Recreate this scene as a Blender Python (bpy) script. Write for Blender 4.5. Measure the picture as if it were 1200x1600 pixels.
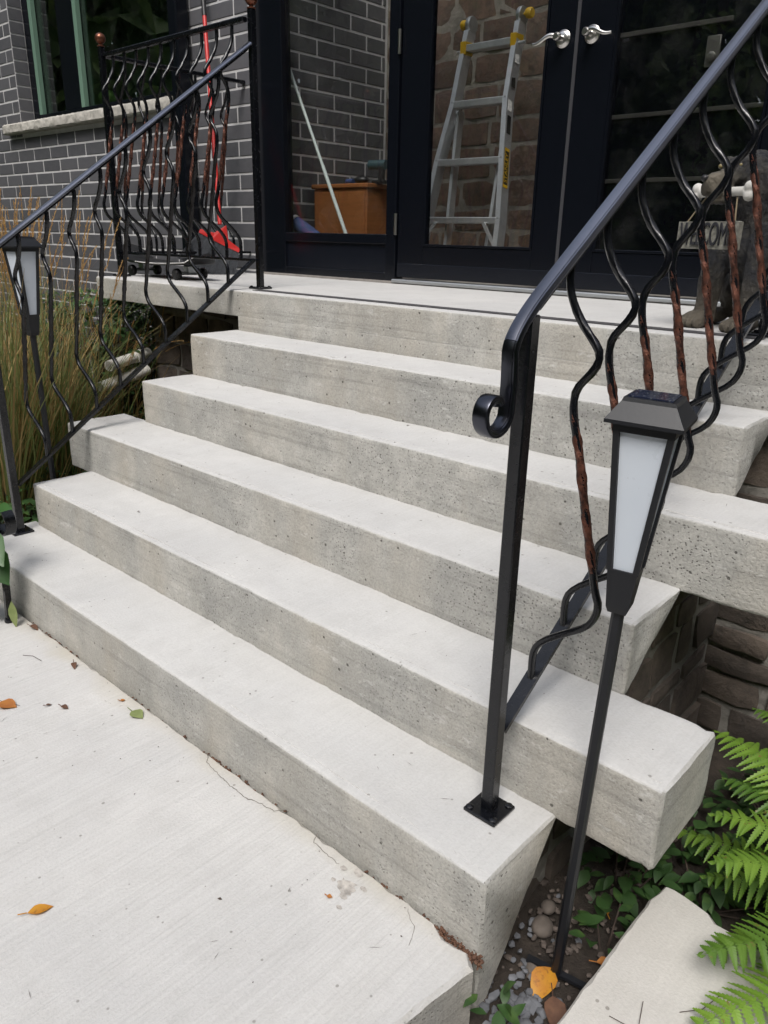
import bpy, bmesh, math, random
from math import sin, cos, pi, radians, sqrt, exp
from mathutils import Vector, Matrix, noise as mnoise
random.seed(7)
for o in list(bpy.data.objects): bpy.data.objects.remove(o)
scene = bpy.context.scene
COL = scene.collection

# ------------------------------------------------------------------ camera
cam_d = bpy.data.cameras.new('camera'); cam = bpy.data.objects.new('camera', cam_d); COL.objects.link(cam)
CAM = Vector((2.5764, -0.9788, 1.328)); YAW, PIT, ROL = -0.7349, -0.3461, 0.0216
_F = Vector((sin(YAW)*cos(PIT), cos(YAW)*cos(PIT), sin(PIT))); _R = Vector((cos(YAW), -sin(YAW), 0)); _U = _R.cross(_F)
_R2 = cos(ROL)*_R + sin(ROL)*_U; _U2 = -sin(ROL)*_R + cos(ROL)*_U
M = Matrix((_R2, _U2, -_F)).transposed().to_4x4(); M.translation = CAM
cam.matrix_world = M
cam_d.sensor_fit = 'HORIZONTAL'; cam_d.sensor_width = 36; cam_d.lens = 36*1199.47/1200
cam_d.clip_start = 0.02; cam_d.clip_end = 400
scene.camera = cam
# ------------------------------------------------------------------ world + sun (bright overcast)
SUN_EL, SUN_AZ = 57, 152        # azimuth: clockwise from +Y
world = bpy.data.worlds.new('World'); scene.world = world; world.use_nodes = True
wn = world.node_tree.nodes; wl = world.node_tree.links
sky = wn.new('ShaderNodeTexSky'); sky.sky_type = 'NISHITA'; sky.sun_disc = False
sky.sun_elevation = radians(SUN_EL); sky.sun_rotation = radians(SUN_AZ)
sky.air_density = 1.2; sky.dust_density = 3.0; sky.ozone_density = 1.0
hs = wn.new('ShaderNodeHueSaturation'); hs.inputs['Saturation'].default_value = 0.52
bg = wn['Background']; bg.inputs['Strength'].default_value = 0.15
wl.new(sky.outputs[0], hs.inputs['Color']); wl.new(hs.outputs[0], bg.inputs['Color'])
sd = bpy.data.lights.new('sun', 'SUN'); sd.energy = 1.75; sd.angle = radians(24); sd.color = (1, .965, .92)
sun = bpy.data.objects.new('sun', sd); COL.objects.link(sun)
_d = Vector((sin(radians(SUN_AZ))*cos(radians(SUN_EL)), cos(radians(SUN_AZ))*cos(radians(SUN_EL)), sin(radians(SUN_EL))))
sun.rotation_euler = (-_d).to_track_quat('-Z', 'Y').to_euler()
scene.view_settings.view_transform = 'Standard'; scene.view_settings.look = 'None'
scene.view_settings.gamma = 1; scene.view_settings.use_curve_mapping = False
scene.view_settings.exposure = 0.52
scene.cycles.adaptive_threshold = 0.02
scene.cycles.max_bounces = 7; scene.cycles.diffuse_bounces = 3; scene.cycles.transparent_max_bounces = 24
scene.cycles.caustics_reflective = False; scene.cycles.caustics_refractive = False

# ------------------------------------------------------------------ helpers
def nz(x, y=0, z=0, s=1.0): return mnoise.noise(Vector((x*s, y*s, z*s)))
class MB:
    def __init__(s): s.v = []; s.f = []; s.mi = []; s.cur = 0
    def add(s, vs, fs):
        o = len(s.v); s.v += [tuple(v) for v in vs]; s.f += [tuple(i+o for i in f) for f in fs]; s.mi += [s.cur]*len(fs); return s
    def box(s, lo, hi, bev=0.0, mat=None):
        (x0,y0,z0),(x1,y1,z1) = lo, hi
        if bev <= 0:
            vs = [Vector((x,y,z)) for x in (x0,x1) for y in (y0,y1) for z in (z0,z1)]
            fs = [(0,1,3,2),(4,6,7,5),(0,4,5,1),(2,3,7,6),(0,2,6,4),(1,5,7,3)]
        else:
            bm = bmesh.new(); bmesh.ops.create_cube(bm, size=1)
            for v in bm.verts: v.co = Vector((x0+(v.co.x+.5)*(x1-x0), y0+(v.co.y+.5)*(y1-y0), z0+(v.co.z+.5)*(z1-z0)))
            bmesh.ops.bevel(bm, geom=bm.edges[:], offset=bev, segments=1, affect='EDGES', profile=.5)
            bm.verts.index_update(); vs = [v.co.copy() for v in bm.verts]; fs = [[v.index for v in f.verts] for f in bm.faces]; bm.free()
        if mat is not None: vs = [mat @ v for v in vs]
        return s.add(vs, fs)
    def sweep(s, path, prof, n, scale=None, twist=None, cap=True):
        # profile (a,b): a along n (fixed normal of the path's plane), b along n x t
        path = [Vector(p) for p in path]; n = Vector(n).normalized(); m = len(prof); rings = []
        for i, p in enumerate(path):
            t = (path[min(i+1,len(path)-1)] - path[max(i-1,0)]).normalized()
            nn = (n - t*n.dot(t)).normalized(); b = nn.cross(t)
            k = scale(i/(len(path)-1)) if scale else 1; a = twist(i/(len(path)-1)) if twist else 0
            ca, sa = cos(a), sin(a)
            rings += [p + nn*(k*(u*ca - w*sa)) + b*(k*(u*sa + w*ca)) for u, w in prof]
        fs = []
        for i in range(len(path)-1):
            for j in range(m):
                q = (j+1) % m; fs.append((i*m+j, i*m+q, (i+1)*m+q, (i+1)*m+j))
        if cap: fs.append(tuple(range(m-1,-1,-1))); fs.append(tuple((len(path)-1)*m+j for j in range(m)))
        return s.add(rings, fs)
    def tube(s, path, r, seg=8, n=None, scale=None):
        path = [Vector(p) for p in path]
        if n is None:
            d = (path[-1]-path[0]).normalized(); n = d.cross(Vector((0,0,1)))
            if n.length < .1: n = Vector((1,0,0))
        return s.sweep(path, [(r*cos(2*pi*k/seg), r*sin(2*pi*k/seg)) for k in range(seg)], n, scale)
    def lathe(s, prof, origin, axis, seg=20):
        ax = Vector(axis).normalized(); u = ax.orthogonal().normalized(); w = ax.cross(u); o = Vector(origin)
        vs = [o + ax*h + (u*cos(2*pi*k/seg) + w*sin(2*pi*k/seg))*r for r, h in prof for k in range(seg)]
        fs = [(i*seg+k, i*seg+(k+1)%seg, (i+1)*seg+(k+1)%seg, (i+1)*seg+k) for i in range(len(prof)-1) for k in range(seg)]
        fs += [tuple(range(seg-1,-1,-1)), tuple((len(prof)-1)*seg+k for k in range(seg))]
        return s.add(vs, fs)
    def ico(s, c, r, sub=1, jit=0.0, rot=None):
        bm = bmesh.new(); bmesh.ops.create_icosphere(bm, subdivisions=sub, radius=1)
        r = Vector(r) if hasattr(r, '__len__') else Vector((r,r,r)); bm.verts.index_update(); vs = []
        for v in bm.verts:
            k = 1 + jit*random.uniform(-1,1); q = Vector((v.co.x*r.x*k, v.co.y*r.y*k, v.co.z*r.z*k))
            if rot is not None: q = rot @ q
            vs.append(q + Vector(c))
        fs = [[v.index for v in f.verts] for f in bm.faces]; bm.free(); return s.add(vs, fs)
    def mesh(s, name, mats, smooth=None):
        me = bpy.data.meshes.new(name); me.from_pydata(s.v, [], s.f)
        for m in (mats if isinstance(mats, (list,tuple)) else [mats]): me.materials.append(m)
        if isinstance(mats, (list,tuple)) and len(mats) > 1: me.polygons.foreach_set('material_index', s.mi)
        bm = bmesh.new(); bm.from_mesh(me); bmesh.ops.recalc_face_normals(bm, faces=bm.faces) if len(s.f) < 60000 else None; bm.to_mesh(me); bm.free()
        if smooth is not None:
            me.polygons.foreach_set('use_smooth', [True]*len(me.polygons))
            if smooth < 180: me.set_sharp_from_angle(angle=radians(smooth))
        me.update(); return me
    def build(s, name, mats, parent=None, smooth=None, **kw):
        return obj(name, s.mesh(name, mats, smooth), parent, **kw)
def obj(name, me, parent=None, label=None, cat=None, group=None, kind=None, loc=None):
    o = bpy.data.objects.new(name, me); COL.objects.link(o)
    if loc is not None: o.location = loc
    if parent is not None:
        o.parent = parent
        if loc is None: o.matrix_parent_inverse = wmat(parent).inverted()
    tag(o, label, cat, group, kind); return o
def wmat(o):
    if o.parent is None: return o.matrix_basis.copy()
    return wmat(o.parent) @ o.matrix_parent_inverse @ o.matrix_basis
def tag(o, label=None, cat=None, group=None, kind=None):
    if label: o['label'] = label
    if cat: o['category'] = cat
    if group: o['group'] = group
    if kind: o['kind'] = kind
    return o
def thing(name, label, cat, loc=(0,0,0), group=None):
    o = bpy.data.objects.new(name, None); COL.objects.link(o); o.location = loc; o.empty_display_size = .05
    return tag(o, label, cat, group)
def text_mesh(body, size, depth, spacing=1.0):
    cu = bpy.data.curves.new('lettering', 'FONT'); cu.body = body; cu.size = size; cu.extrude = depth; cu.align_x = 'CENTER'; cu.align_y = 'CENTER'; cu.space_character = spacing
    t = bpy.data.objects.new('lettering', cu); COL.objects.link(t)
    dg = bpy.context.evaluated_depsgraph_get(); me = bpy.data.meshes.new_from_object(t.evaluated_get(dg)); bpy.data.objects.remove(t)
    me.name = 'lettering'; return me

# ------------------------------------------------------------------ materials
class N:
    def __init__(s, name):
        s.m = bpy.data.materials.new(name); s.m.use_nodes = True; s.t = s.m.node_tree; s.b = s.t.nodes['Principled BSDF']
        s.tc = s.t.nodes.new('ShaderNodeTexCoord')
    def n(s, typ, **kw):
        x = s.t.nodes.new(typ)
        for k, v in kw.items():
            if k in x.inputs: s.set(x.inputs[k], v)
            else: setattr(x, k, v)
        return x
    def set(s, sock, v):
        if hasattr(v, 'is_output') or isinstance(v, bpy.types.NodeSocket): s.t.links.new(v, sock)
        else: sock.default_value = v
    def map(s, scale=(1,1,1), rot=(0,0,0), loc=(0,0,0), src='Object'):
        x = s.n('ShaderNodeMapping'); s.t.links.new(s.tc.outputs[src], x.inputs['Vector'])
        x.inputs['Scale'].default_value = scale; x.inputs['Rotation'].default_value = rot; x.inputs['Location'].default_value = loc; return x.outputs[0]
    def noise(s, scale, detail=4, rough=.55, vec=None, dist=0.0):
        x = s.n('ShaderNodeTexNoise'); x.inputs['Scale'].default_value = scale; x.inputs['Detail'].default_value = detail
        x.inputs['Roughness'].default_value = rough; x.inputs['Distortion'].default_value = dist
        s.t.links.new(vec if vec is not None else s.tc.outputs['Object'], x.inputs['Vector']); return x.outputs['Fac']
    def voro(s, scale, vec=None, feature='F1', rnd=1.0):
        x = s.n('ShaderNodeTexVoronoi', feature=feature); x.inputs['Scale'].default_value = scale; x.inputs['Randomness'].default_value = rnd
        s.t.links.new(vec if vec is not None else s.tc.outputs['Object'], x.inputs['Vector']); return x
    def ramp(s, fac, stops, interp='LINEAR'):
        x = s.n('ShaderNodeValToRGB'); s.t.links.new(fac, x.inputs['Fac']); x.color_ramp.interpolation = interp
        e = x.color_ramp.elements
        while len(e) < len(stops): e.new(.5)
        for k, (p, c) in enumerate(stops):
            e[k].position = p; e[k].color = (c, c, c, 1) if not hasattr(c, '__len__') else (*c, 1)
        return x.outputs['Color']
    def mix(s, fac, a, b, typ='MIX'):
        x = s.n('ShaderNodeMix', data_type='RGBA', blend_type=typ)
        s.set(x.inputs[0], fac)
        for sock, v in ((x.inputs[6], a), (x.inputs[7], b)):
            s.set(sock, v if not isinstance(v, tuple) else (*v, 1) if len(v) == 3 else v)
        return x.outputs[2]
    def math(s, op, a, b=0.0):
        x = s.n('ShaderNodeMath', operation=op); s.set(x.inputs[0], a); s.set(x.inputs[1], b); return x.outputs[0]
    def bump(s, h, strength=.3, dist=.005, prev=None):
        x = s.n('ShaderNodeBump'); x.inputs['Strength'].default_value = strength; x.inputs['Distance'].default_value = dist
        s.t.links.new(h, x.inputs['Height'])
        if prev is not None: s.t.links.new(prev, x.inputs['Normal'])
        return x.outputs[0]
    def out(s, color=None, rough=None, metal=None, normal=None, **kw):
        i = s.b.inputs
        if color is not None: s.set(i['Base Color'], color if not isinstance(color, tuple) else (*color[:3], 1))
        if rough is not None: s.set(i['Roughness'], rough)
        if metal is not None: s.set(i['Metallic'], metal)
        if normal is not None: s.set(i['Normal'], normal)
        for k, v in kw.items(): s.set(i[k], v)
        return s.m
def plain(name, col, rough=.5, metal=0, bump=None, var=.0, vs=30, **kw):
    a = N(name); c = col
    if var: c = a.mix(a.ramp(a.noise(vs, 5), [(.3, 0), (.7, 1)]), tuple(x*(1-var) for x in col), tuple(min(1, x*(1+var)) for x in col))
    nrm = a.bump(a.noise(bump[0], 6), bump[1], bump[2]) if bump else None
    return a.out(c, rough, metal, nrm, **kw)

T_ = .2541
def concrete(name, broom=True, base=(.475,.472,.465), pit=1.0, walk=False, dust=False):
    a = N(name); geo = a.n('ShaderNodeNewGeometry'); sep = a.n('ShaderNodeSeparateXYZ'); a.t.links.new(geo.outputs['True Normal'], sep.inputs[0])
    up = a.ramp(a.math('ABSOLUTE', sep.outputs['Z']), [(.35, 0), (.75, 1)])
    def k(*m): return tuple(min(1, b_*q) for b_, q in zip(base, m if len(m) == 3 else m*3))
    big = a.noise(2.3, 3, .62, dist=.4); mid = a.noise(10, 4, .7); fine = a.noise(150, 2, .7)
    # trowelled tops: pale laitance, faint blotches
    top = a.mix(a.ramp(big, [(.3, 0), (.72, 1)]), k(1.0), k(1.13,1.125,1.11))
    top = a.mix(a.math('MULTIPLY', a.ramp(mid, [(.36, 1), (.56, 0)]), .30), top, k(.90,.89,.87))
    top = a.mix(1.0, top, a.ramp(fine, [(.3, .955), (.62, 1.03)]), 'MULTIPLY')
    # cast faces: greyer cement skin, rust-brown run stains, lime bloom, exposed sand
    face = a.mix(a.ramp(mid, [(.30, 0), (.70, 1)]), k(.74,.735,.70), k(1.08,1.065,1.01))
    stain = a.noise(1.0, 4, .62, a.map((2.6, 2.6, .5)))
    face = a.mix(a.math('MULTIPLY', a.ramp(stain, [(.44, 0), (.70, 1)]), .62), face, k(.97,.88,.74))
    face = a.mix(a.math('MULTIPLY', a.ramp(big, [(.46, 0), (.64, 1)]), .46), face, k(.64,.65,.635))
    lime = a.ramp(a.noise(13, 3, .8, a.map((1,1,2.4), loc=(5,2,8))), [(.60, 0), (.68, 1)])
    face = a.mix(a.math('MULTIPLY', lime, .42), face, k(1.32,1.32,1.30))
    face = a.mix(1.0, face, a.ramp(fine, [(.34, .86), (.5, 1.0), (.66, 1.09)]), 'MULTIPLY')
    form = a.ramp(a.noise(1.0, 3, .6, a.map((1.1, 1.1, 46))), [(.36, .86), (.44, 1.0), (.60, 1.0), (.68, 1.07)])
    face = a.mix(1.0, face, form, 'MULTIPLY')
    msk = a.ramp(stain, [(.36, 1), (.52, .15)])
    h1 = a.math('MULTIPLY', a.ramp(a.voro(105).outputs['Distance'], [(.15, 1), (.26, 0)]), msk)
    v34 = a.voro(34); sv = a.n('ShaderNodeSeparateColor'); a.t.links.new(v34.outputs['Color'], sv.inputs[0]); h2 = a.math('MULTIPLY', a.ramp(a.math('ADD', v34.outputs['Distance'], a.math('MULTIPLY', mid, .30)), [(.235, 1), (.285, 0)]), a.math('GREATER_THAN', sv.outputs[0], .58))
    holes = a.math('MAXIMUM', h1, h2)
    face = a.mix(a.math('MULTIPLY', holes, .8*pit), face, k(.20,.19,.17))
    tdots = a.math('MULTIPLY', a.math('MULTIPLY', h2, .8), a.math('GREATER_THAN', sv.outputs[1], .55))
    top = a.mix(a.math('MULTIPLY', tdots, .8), top, k(.38,.36,.33))
    br = a.noise(1.0, 3, .6, a.map((120, 2.2, 2.2), rot=(0, 0, radians(4))))
    top = a.mix(1.0, top, a.ramp(br, [(.3, .975 if not walk else .93), (.62, 1.015)]), 'MULTIPLY')
    if dust:    # dust gathered at the back of every tread
        py = a.n('ShaderNodeSeparateXYZ'); a.t.links.new(a.tc.outputs['Object'], py.inputs[0])
        md = a.math('ADD', a.math('MULTIPLY', a.math('MODULO', py.outputs['Y'], T_), 1/T_), a.math('MULTIPLY', a.noise(6, 4, .7), .62))
        top = a.mix(a.math('MULTIPLY', a.ramp(md, [(1.10, 0), (1.36, 1)]), .6), top, k(.78,.72,.61))
    if walk:    # algae tint in the damp joint against the stairs
        py = a.n('ShaderNodeSeparateXYZ'); a.t.links.new(a.tc.outputs['Object'], py.inputs[0])
        top = a.mix(a.math('MULTIPLY', a.ramp(a.math('ADD', py.outputs['Y'], a.math('MULTIPLY', a.noise(5, 3), .16)), [(.02, 0), (.11, 1)]), .55), top, k(.80,.72,.52))
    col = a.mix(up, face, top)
    hf = a.math('SUBTRACT', a.math('MULTIPLY', fine, .8), a.math('MULTIPLY', holes, 1.6*pit))
    ht = a.math('ADD', a.math('MULTIPLY', br, (1.0 if walk else .45) if broom else .2), a.math('MULTIPLY', fine, .55))
    n1 = a.bump(a.mix(up, hf, ht), .55, .004)
    return a.out(col, .9, 0, n1, **{'Specular IOR Level': .2})
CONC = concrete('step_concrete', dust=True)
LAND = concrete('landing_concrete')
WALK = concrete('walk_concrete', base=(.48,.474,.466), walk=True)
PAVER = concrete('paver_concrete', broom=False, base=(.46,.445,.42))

def painted_iron():
    a = N('black_painted_iron'); f = a.noise(60, 5); g = a.noise(9, 4)
    c = a.mix(a.ramp(g, [(.35, 0), (.7, 1)]), (.003,.0034,.005), (.006,.0066,.009))
    return a.out(c, a.ramp(f, [(.3, .17), (.75, .32)]), 0, a.bump(a.noise(140, 2), .10, .002), **{'Specular IOR Level': .5})
IRON = painted_iron()
def rail_mat():     # sky reflection painted into the colour: dark scroll, brighter up the slope
    a = N('sky_sheen_steel'); sp = a.n('ShaderNodeSeparateXYZ'); a.t.links.new(a.tc.outputs['Object'], sp.inputs[0])
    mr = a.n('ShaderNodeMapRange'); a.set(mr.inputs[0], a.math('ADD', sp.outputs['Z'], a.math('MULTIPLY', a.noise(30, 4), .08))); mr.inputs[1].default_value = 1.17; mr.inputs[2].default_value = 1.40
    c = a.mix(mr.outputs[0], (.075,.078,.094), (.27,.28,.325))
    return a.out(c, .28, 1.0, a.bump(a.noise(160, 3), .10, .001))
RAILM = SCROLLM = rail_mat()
def copper_iron():
    a = N('copper_brushed_iron'); f = a.noise(70, 6, .7)
    c = a.mix(a.ramp(f, [(.36, 0), (.62, 1)]), (.030,.012,.009), (.16,.062,.04))
    return a.out(c, .42, .55, a.bump(a.noise(110, 5, .7), .6, .004))
COPPER = copper_iron()
BRONZE = plain('dark_bronze_iron', (.012,.010,.010), .4, .2, (110, .6, .004))
BALL = plain('copper_knob', (.16,.06,.035), .3, .7, (60, .2, .002), .4)
def glass_mat(name, tint=(.92,.95,.93), dirt=.02, ior=1.66):
    a = N(name); t = a.t; tr = a.n('ShaderNodeBsdfTransparent'); tr.inputs[0].default_value = (*tint, 1)
    gl = a.n('ShaderNodeBsdfGlossy'); gl.inputs['Roughness'].default_value = .004; gl.inputs['Color'].default_value = (1,1,1,1)
    fr = a.n('ShaderNodeFresnel'); gg = a.n('ShaderNodeNewGeometry')
    t.links.new(a.math('ADD', a.math('MULTIPLY', gg.outputs['Backfacing'], 1/ior-ior), ior), fr.inputs['IOR'])
    df = a.n('ShaderNodeBsdfDiffuse'); df.inputs[0].default_value = (.5,.5,.48,1)
    m1 = a.n('ShaderNodeMixShader'); t.links.new(fr.outputs[0], m1.inputs[0]); t.links.new(tr.outputs[0], m1.inputs[1]); t.links.new(gl.outputs[0], m1.inputs[2])
    m2 = a.n('ShaderNodeMixShader'); t.links.new(a.math('MULTIPLY', a.ramp(a.noise(6, 6, .7), [(.5, 0), (.8, 1)]), dirt), m2.inputs[0])
    t.links.new(m1.outputs[0], m2.inputs[1]); t.links.new(df.outputs[0], m2.inputs[2])
    t.links.new(m2.outputs[0], t.nodes['Material Output'].inputs['Surface']); return a.m
GLASS = glass_mat('clear_glass', (.95,.955,.95))
WGLASS = glass_mat('window_glass', (.55,.66,.58), ior=2.2)
def brick_mat():
    a = N('charcoal_brick'); oi = a.n('ShaderNodeObjectInfo'); r = oi.outputs['Random']
    c = a.mix(r, (.066,.067,.076), (.100,.100,.110)); c = a.mix(a.math('MULTIPLY', a.ramp(a.noise(22, 6, .7), [(.4, 0), (.7, 1)]), .4), c, (.12,.118,.122))
    return a.out(c, .62, 0, a.bump(a.noise(90, 6, .7), .35, .003))
BRICK = brick_mat()
MORTAR = plain('pale_mortar', (.52,.515,.515), .95, 0, (120, .5, .003), .10, 14)
def stone_mat(name, c1, c2, c3):
    a = N(name); oi = a.n('ShaderNodeObjectInfo')
    c = a.mix(oi.outputs['Random'], c1, c2); c = a.mix(a.ramp(a.noise(11, 8, .7), [(.42, 0), (.66, 1)]), c, c3)
    return a.out(c, .85, 0, a.bump(a.noise(26, 9, .7), .8, .012))
FMORTAR = plain('foundation_mortar', (.21,.20,.18), .95, 0, (40, .8, .01), .4, 9)
STONE = stone_mat('brown_stone', (.085,.050,.040), (.15,.095,.072), (.07,.052,.045))
DSTONE = stone_mat('foundation_stone', (.09,.074,.063), (.16,.128,.104), (.06,.051,.045))
SMORTAR = plain('stone_mortar', (.19,.175,.155), .95, 0, (40, .8, .01), .3, 9)
SILL = plain('limestone', (.42,.40,.36), .9, 0, (28, .9, .012), .22, 18)
DFRAME = plain('black_door_paint', (.004,.005,.008), .22, 0, (45, .03, .002), **{'Specular IOR Level': .35})
DPANEL = plain('black_panel_paint', (.006,.0075,.012), .25, 0, (30, .04, .002), **{'Specular IOR Level': .35})
NICKEL = plain('satin_nickel', (.62,.60,.57), .28, 1.0)
ALU = plain('aluminium', (.66,.68,.70), .42, .75, (90, .05, .001), .08, 20)
ALUF = plain('ladder_foot_metal', (.5,.52,.53), .45, .9)
YEL = plain('yellow_plastic', (.62,.38,.015), .4)
BLKP = plain('black_plastic', (.012,.012,.013), .45)
RED = plain('red_plastic', (.50,.025,.022), .38)
GREYB = plain('grey_bristle', (.07,.075,.085), .8, 0, None, .3, 80)
WHITEP = plain('white_pvc', (.66,.645,.60), .45, 0, None, .10, 8)
POLE = plain('pale_pole', (.55,.62,.60), .4)
WHITE = plain('white_paint', (.80,.79,.77), .55)
def wood_mat():
    a = N('orange_wood'); g = a.noise(3, 8, .6, a.map((2, 2, 26), rot=(0,radians(90),0)))
    return a.out(a.mix(g, (.17,.062,.02), (.33,.13,.045)), .42, 0, a.bump(g, .1, .002))
WOOD = wood_mat()
LAMPK = plain('lamp_black_plastic', (.010,.011,.014), .45, 0, (200, .1, .001))
def opal():
    a = N('opal_panel'); d = a.ramp(a.math('ADD', a.voro(42).outputs['Distance'], a.math('MULTIPLY', a.noise(9, 3), .5)), [(.24, 1), (.30, 0)])
    c = a.mix(a.ramp(a.noise(7, 4), [(.3, 0), (.7, 1)]), (.58,.635,.71), (.63,.68,.75)); c = a.mix(a.math('MULTIPLY', d, .35), c, (.35,.34,.32))
    return a.out(c, a.ramp(a.noise(20, 4), [(.3, .22), (.7, .45)]))
LAMPW = opal()
SOLAR = None
def solar():
    a = N('solar_cell'); v = a.n('ShaderNodeTexBrick', Scale=18.0)
    a.t.links.new(a.tc.outputs['Object'], v.inputs['Vector']); v.inputs['Color1'].default_value = (.012,.016,.035,1); v.inputs['Color2'].default_value = (.02,.025,.05,1); v.inputs['Mortar'].default_value = (.08,.09,.11,1); v.inputs['Mortar Size'].default_value = .02
    return a.out(v.outputs['Color'], .12)
SOLAR = solar()
def leaf_mat(name, c1, c2, c3=None, rough=.5, sss=.25, sc=7):
    a = N(name); f = a.ramp(a.noise(sc, 4), [(.32, 0), (.68, 1)]); c = a.mix(f, c1, c2)
    if c3: c = a.mix(a.ramp(a.noise(sc*3.1, 3), [(.55, 0), (.75, 1)]), c, c3)
    t = a.n('ShaderNodeBsdfTranslucent'); a.set(t.inputs[0], c); mx = a.n('ShaderNodeMixShader'); mx.inputs[0].default_value = sss
    a.out(c, rough); a.t.links.new(a.b.outputs[0], mx.inputs[1]); a.t.links.new(t.outputs[0], mx.inputs[2]); a.t.links.new(mx.outputs[0], a.t.nodes['Material Output'].inputs['Surface']); return a.m
def fern_mat():
    a = N('fern_green'); oi = a.n('ShaderNodeObjectInfo'); f = a.ramp(a.noise(16, 4), [(.3, 0), (.7, 1)]); c = a.mix(f, (.12,.24,.024), (.22,.36,.045)); c = a.mix(a.math('MULTIPLY', oi.outputs['Random'], .75), c, (.05,.12,.018))
    c = a.mix(a.ramp(a.noise(55, 3), [(.66, 0), (.74, 1)]), c, (.20,.13,.04)); t = a.n('ShaderNodeBsdfTranslucent'); a.set(t.inputs[0], c); mx = a.n('ShaderNodeMixShader'); mx.inputs[0].default_value = .3
    a.out(c, .5); a.t.links.new(a.b.outputs[0], mx.inputs[1]); a.t.links.new(t.outputs[0], mx.inputs[2]); a.t.links.new(mx.outputs[0], a.t.nodes['Material Output'].inputs['Surface']); return a.m
FERN = fern_mat()
DLEAF = leaf_mat('ground_leaf', (.022,.055,.016), (.045,.10,.026), (.09,.16,.04))
SHRUB = leaf_mat('shrub_leaf', (.035,.085,.026), (.075,.15,.045), (.10,.17,.07))
BLADE = leaf_mat('grass_blade', (.11,.16,.04), (.22,.24,.085), (.33,.28,.11), sc=4)
STRAW = leaf_mat('grass_straw', (.30,.20,.075), (.44,.32,.14), None, .7, .25)
PLUME = leaf_mat('grass_plume', (.46,.26,.085), (.60,.40,.17), None, .8, .35, 14)
TREE = leaf_mat('tree_leaf', (.085,.135,.045), (.17,.23,.075), (.25,.29,.10), sc=1.6, sss=.5)
BARK = plain('bark', (.06,.045,.035), .9, 0, (30, .8, .02), .3)
YLEAF = leaf_mat('yellow_leaf', (.55,.27,.02), (.45,.17,.02), (.25,.10,.02), .55, .15, 30)
OLEAF = leaf_mat('orange_leaf', (.42,.17,.035), (.32,.11,.03), None, .6, .1, 40)
GLEAF = leaf_mat('green_leaf', (.16,.20,.07), (.22,.26,.10), None, .6, .1, 40)
BLEAF = leaf_mat('brown_leaf', (.085,.04,.025), (.14,.07,.04), None, .8, .05, 50)
TWIG = plain('twig', (.07,.05,.04), .9)
def soil_mat():
    a = N('soil'); geo = a.tc.outputs['Object']
    f = a.noise(14, 9, .7); c = a.mix(a.ramp(f, [(.3, 0), (.7, 1)]), (.022,.017,.013), (.075,.058,.045))
    g = a.mix(a.ramp(a.noise(3, 8, .7), [(.3, 0), (.7, 1)]), (.03,.06,.015), (.06,.10,.03))
    ln = a.n('ShaderNodeVectorMath', operation='LENGTH'); a.t.links.new(geo, ln.inputs[0])
    c = a.mix(a.ramp(a.math('MULTIPLY', ln.outputs['Value'], .1), [(.45, 0), (.7, 1)]), c, g)
    return a.out(c, .95, 0, a.bump(a.noise(40, 9, .75), 1.0, .02))
SOIL = soil_mat()
GRAV = [plain('gravel_grey', (.13,.135,.148), .8, 0, (60, .4, .003), .35, 25), plain('gravel_brown', (.10,.08,.068), .85, 0, (60, .4, .003), .35, 25)]
MUZ = (1.655, 1.432, 1.482)
STAT = None
def statue_mat():
    a = N('weathered_resin'); geo = a.n('ShaderNodeNewGeometry')
    c = a.mix(a.ramp(a.noise(22, 4, .7), [(.42, 0), (.66, 1)]), (.022,.023,.028), (.075,.070,.060))
    sp = a.n('ShaderNodeSeparateXYZ'); a.t.links.new(a.tc.outputs['Object'], sp.inputs[0])
    mz = a.math('ADD', a.math('SUBTRACT', sp.outputs['Z'], 1.075), a.math('MULTIPLY', a.noise(9, 3), .12)); c = a.mix(a.ramp(mz, [(.13, 1), (.22, 0)]), c, (.13,.112,.085)); ds_ = a.n('ShaderNodeVectorMath', operation='DISTANCE'); a.t.links.new(a.tc.outputs['Object'], ds_.inputs[0]); ds_.inputs[1].default_value = MUZ; c = a.mix(a.ramp(a.math('ADD', ds_.outputs['Value'], a.math('MULTIPLY', a.noise(30, 3), .05)), [(.060, 1), (.10, 0)]), c, (.16,.14,.105))
    return a.out(c, .6, 0, a.bump(a.noise(48, 5, .75), 1.0, .016))
STAT = statue_mat()
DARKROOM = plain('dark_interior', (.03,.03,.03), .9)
PLASTER = plain('vestibule_plaster', (.55,.53,.50), .9)
TILE = plain('vestibule_floor', (.28,.26,.24), .6, 0, (20, .2, .003), .15)
GJAMB = plain('pale_green_jamb', (.13,.22,.165), .5)
CRACK = plain('crack_fill', (.15,.135,.115), .95, 0, None, .6, 60)
BLUE = plain('blue_cloth', (.03,.05,.14), .8)
CLOTH = plain('green_cloth', (.16,.19,.07), .9, 0, (30, .7, .01), .4, 20)

# ------------------------------------------------------------------ measured layout
T, H, Z1 = .2541, .18, .1748
def Z(k): return Z1 + (k-1)*H
def Y(k): return (k-1)*T
Y6 = Y(6); ZL = Z(6)
WALLY = 2.33; DOORY = 2.37

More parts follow.
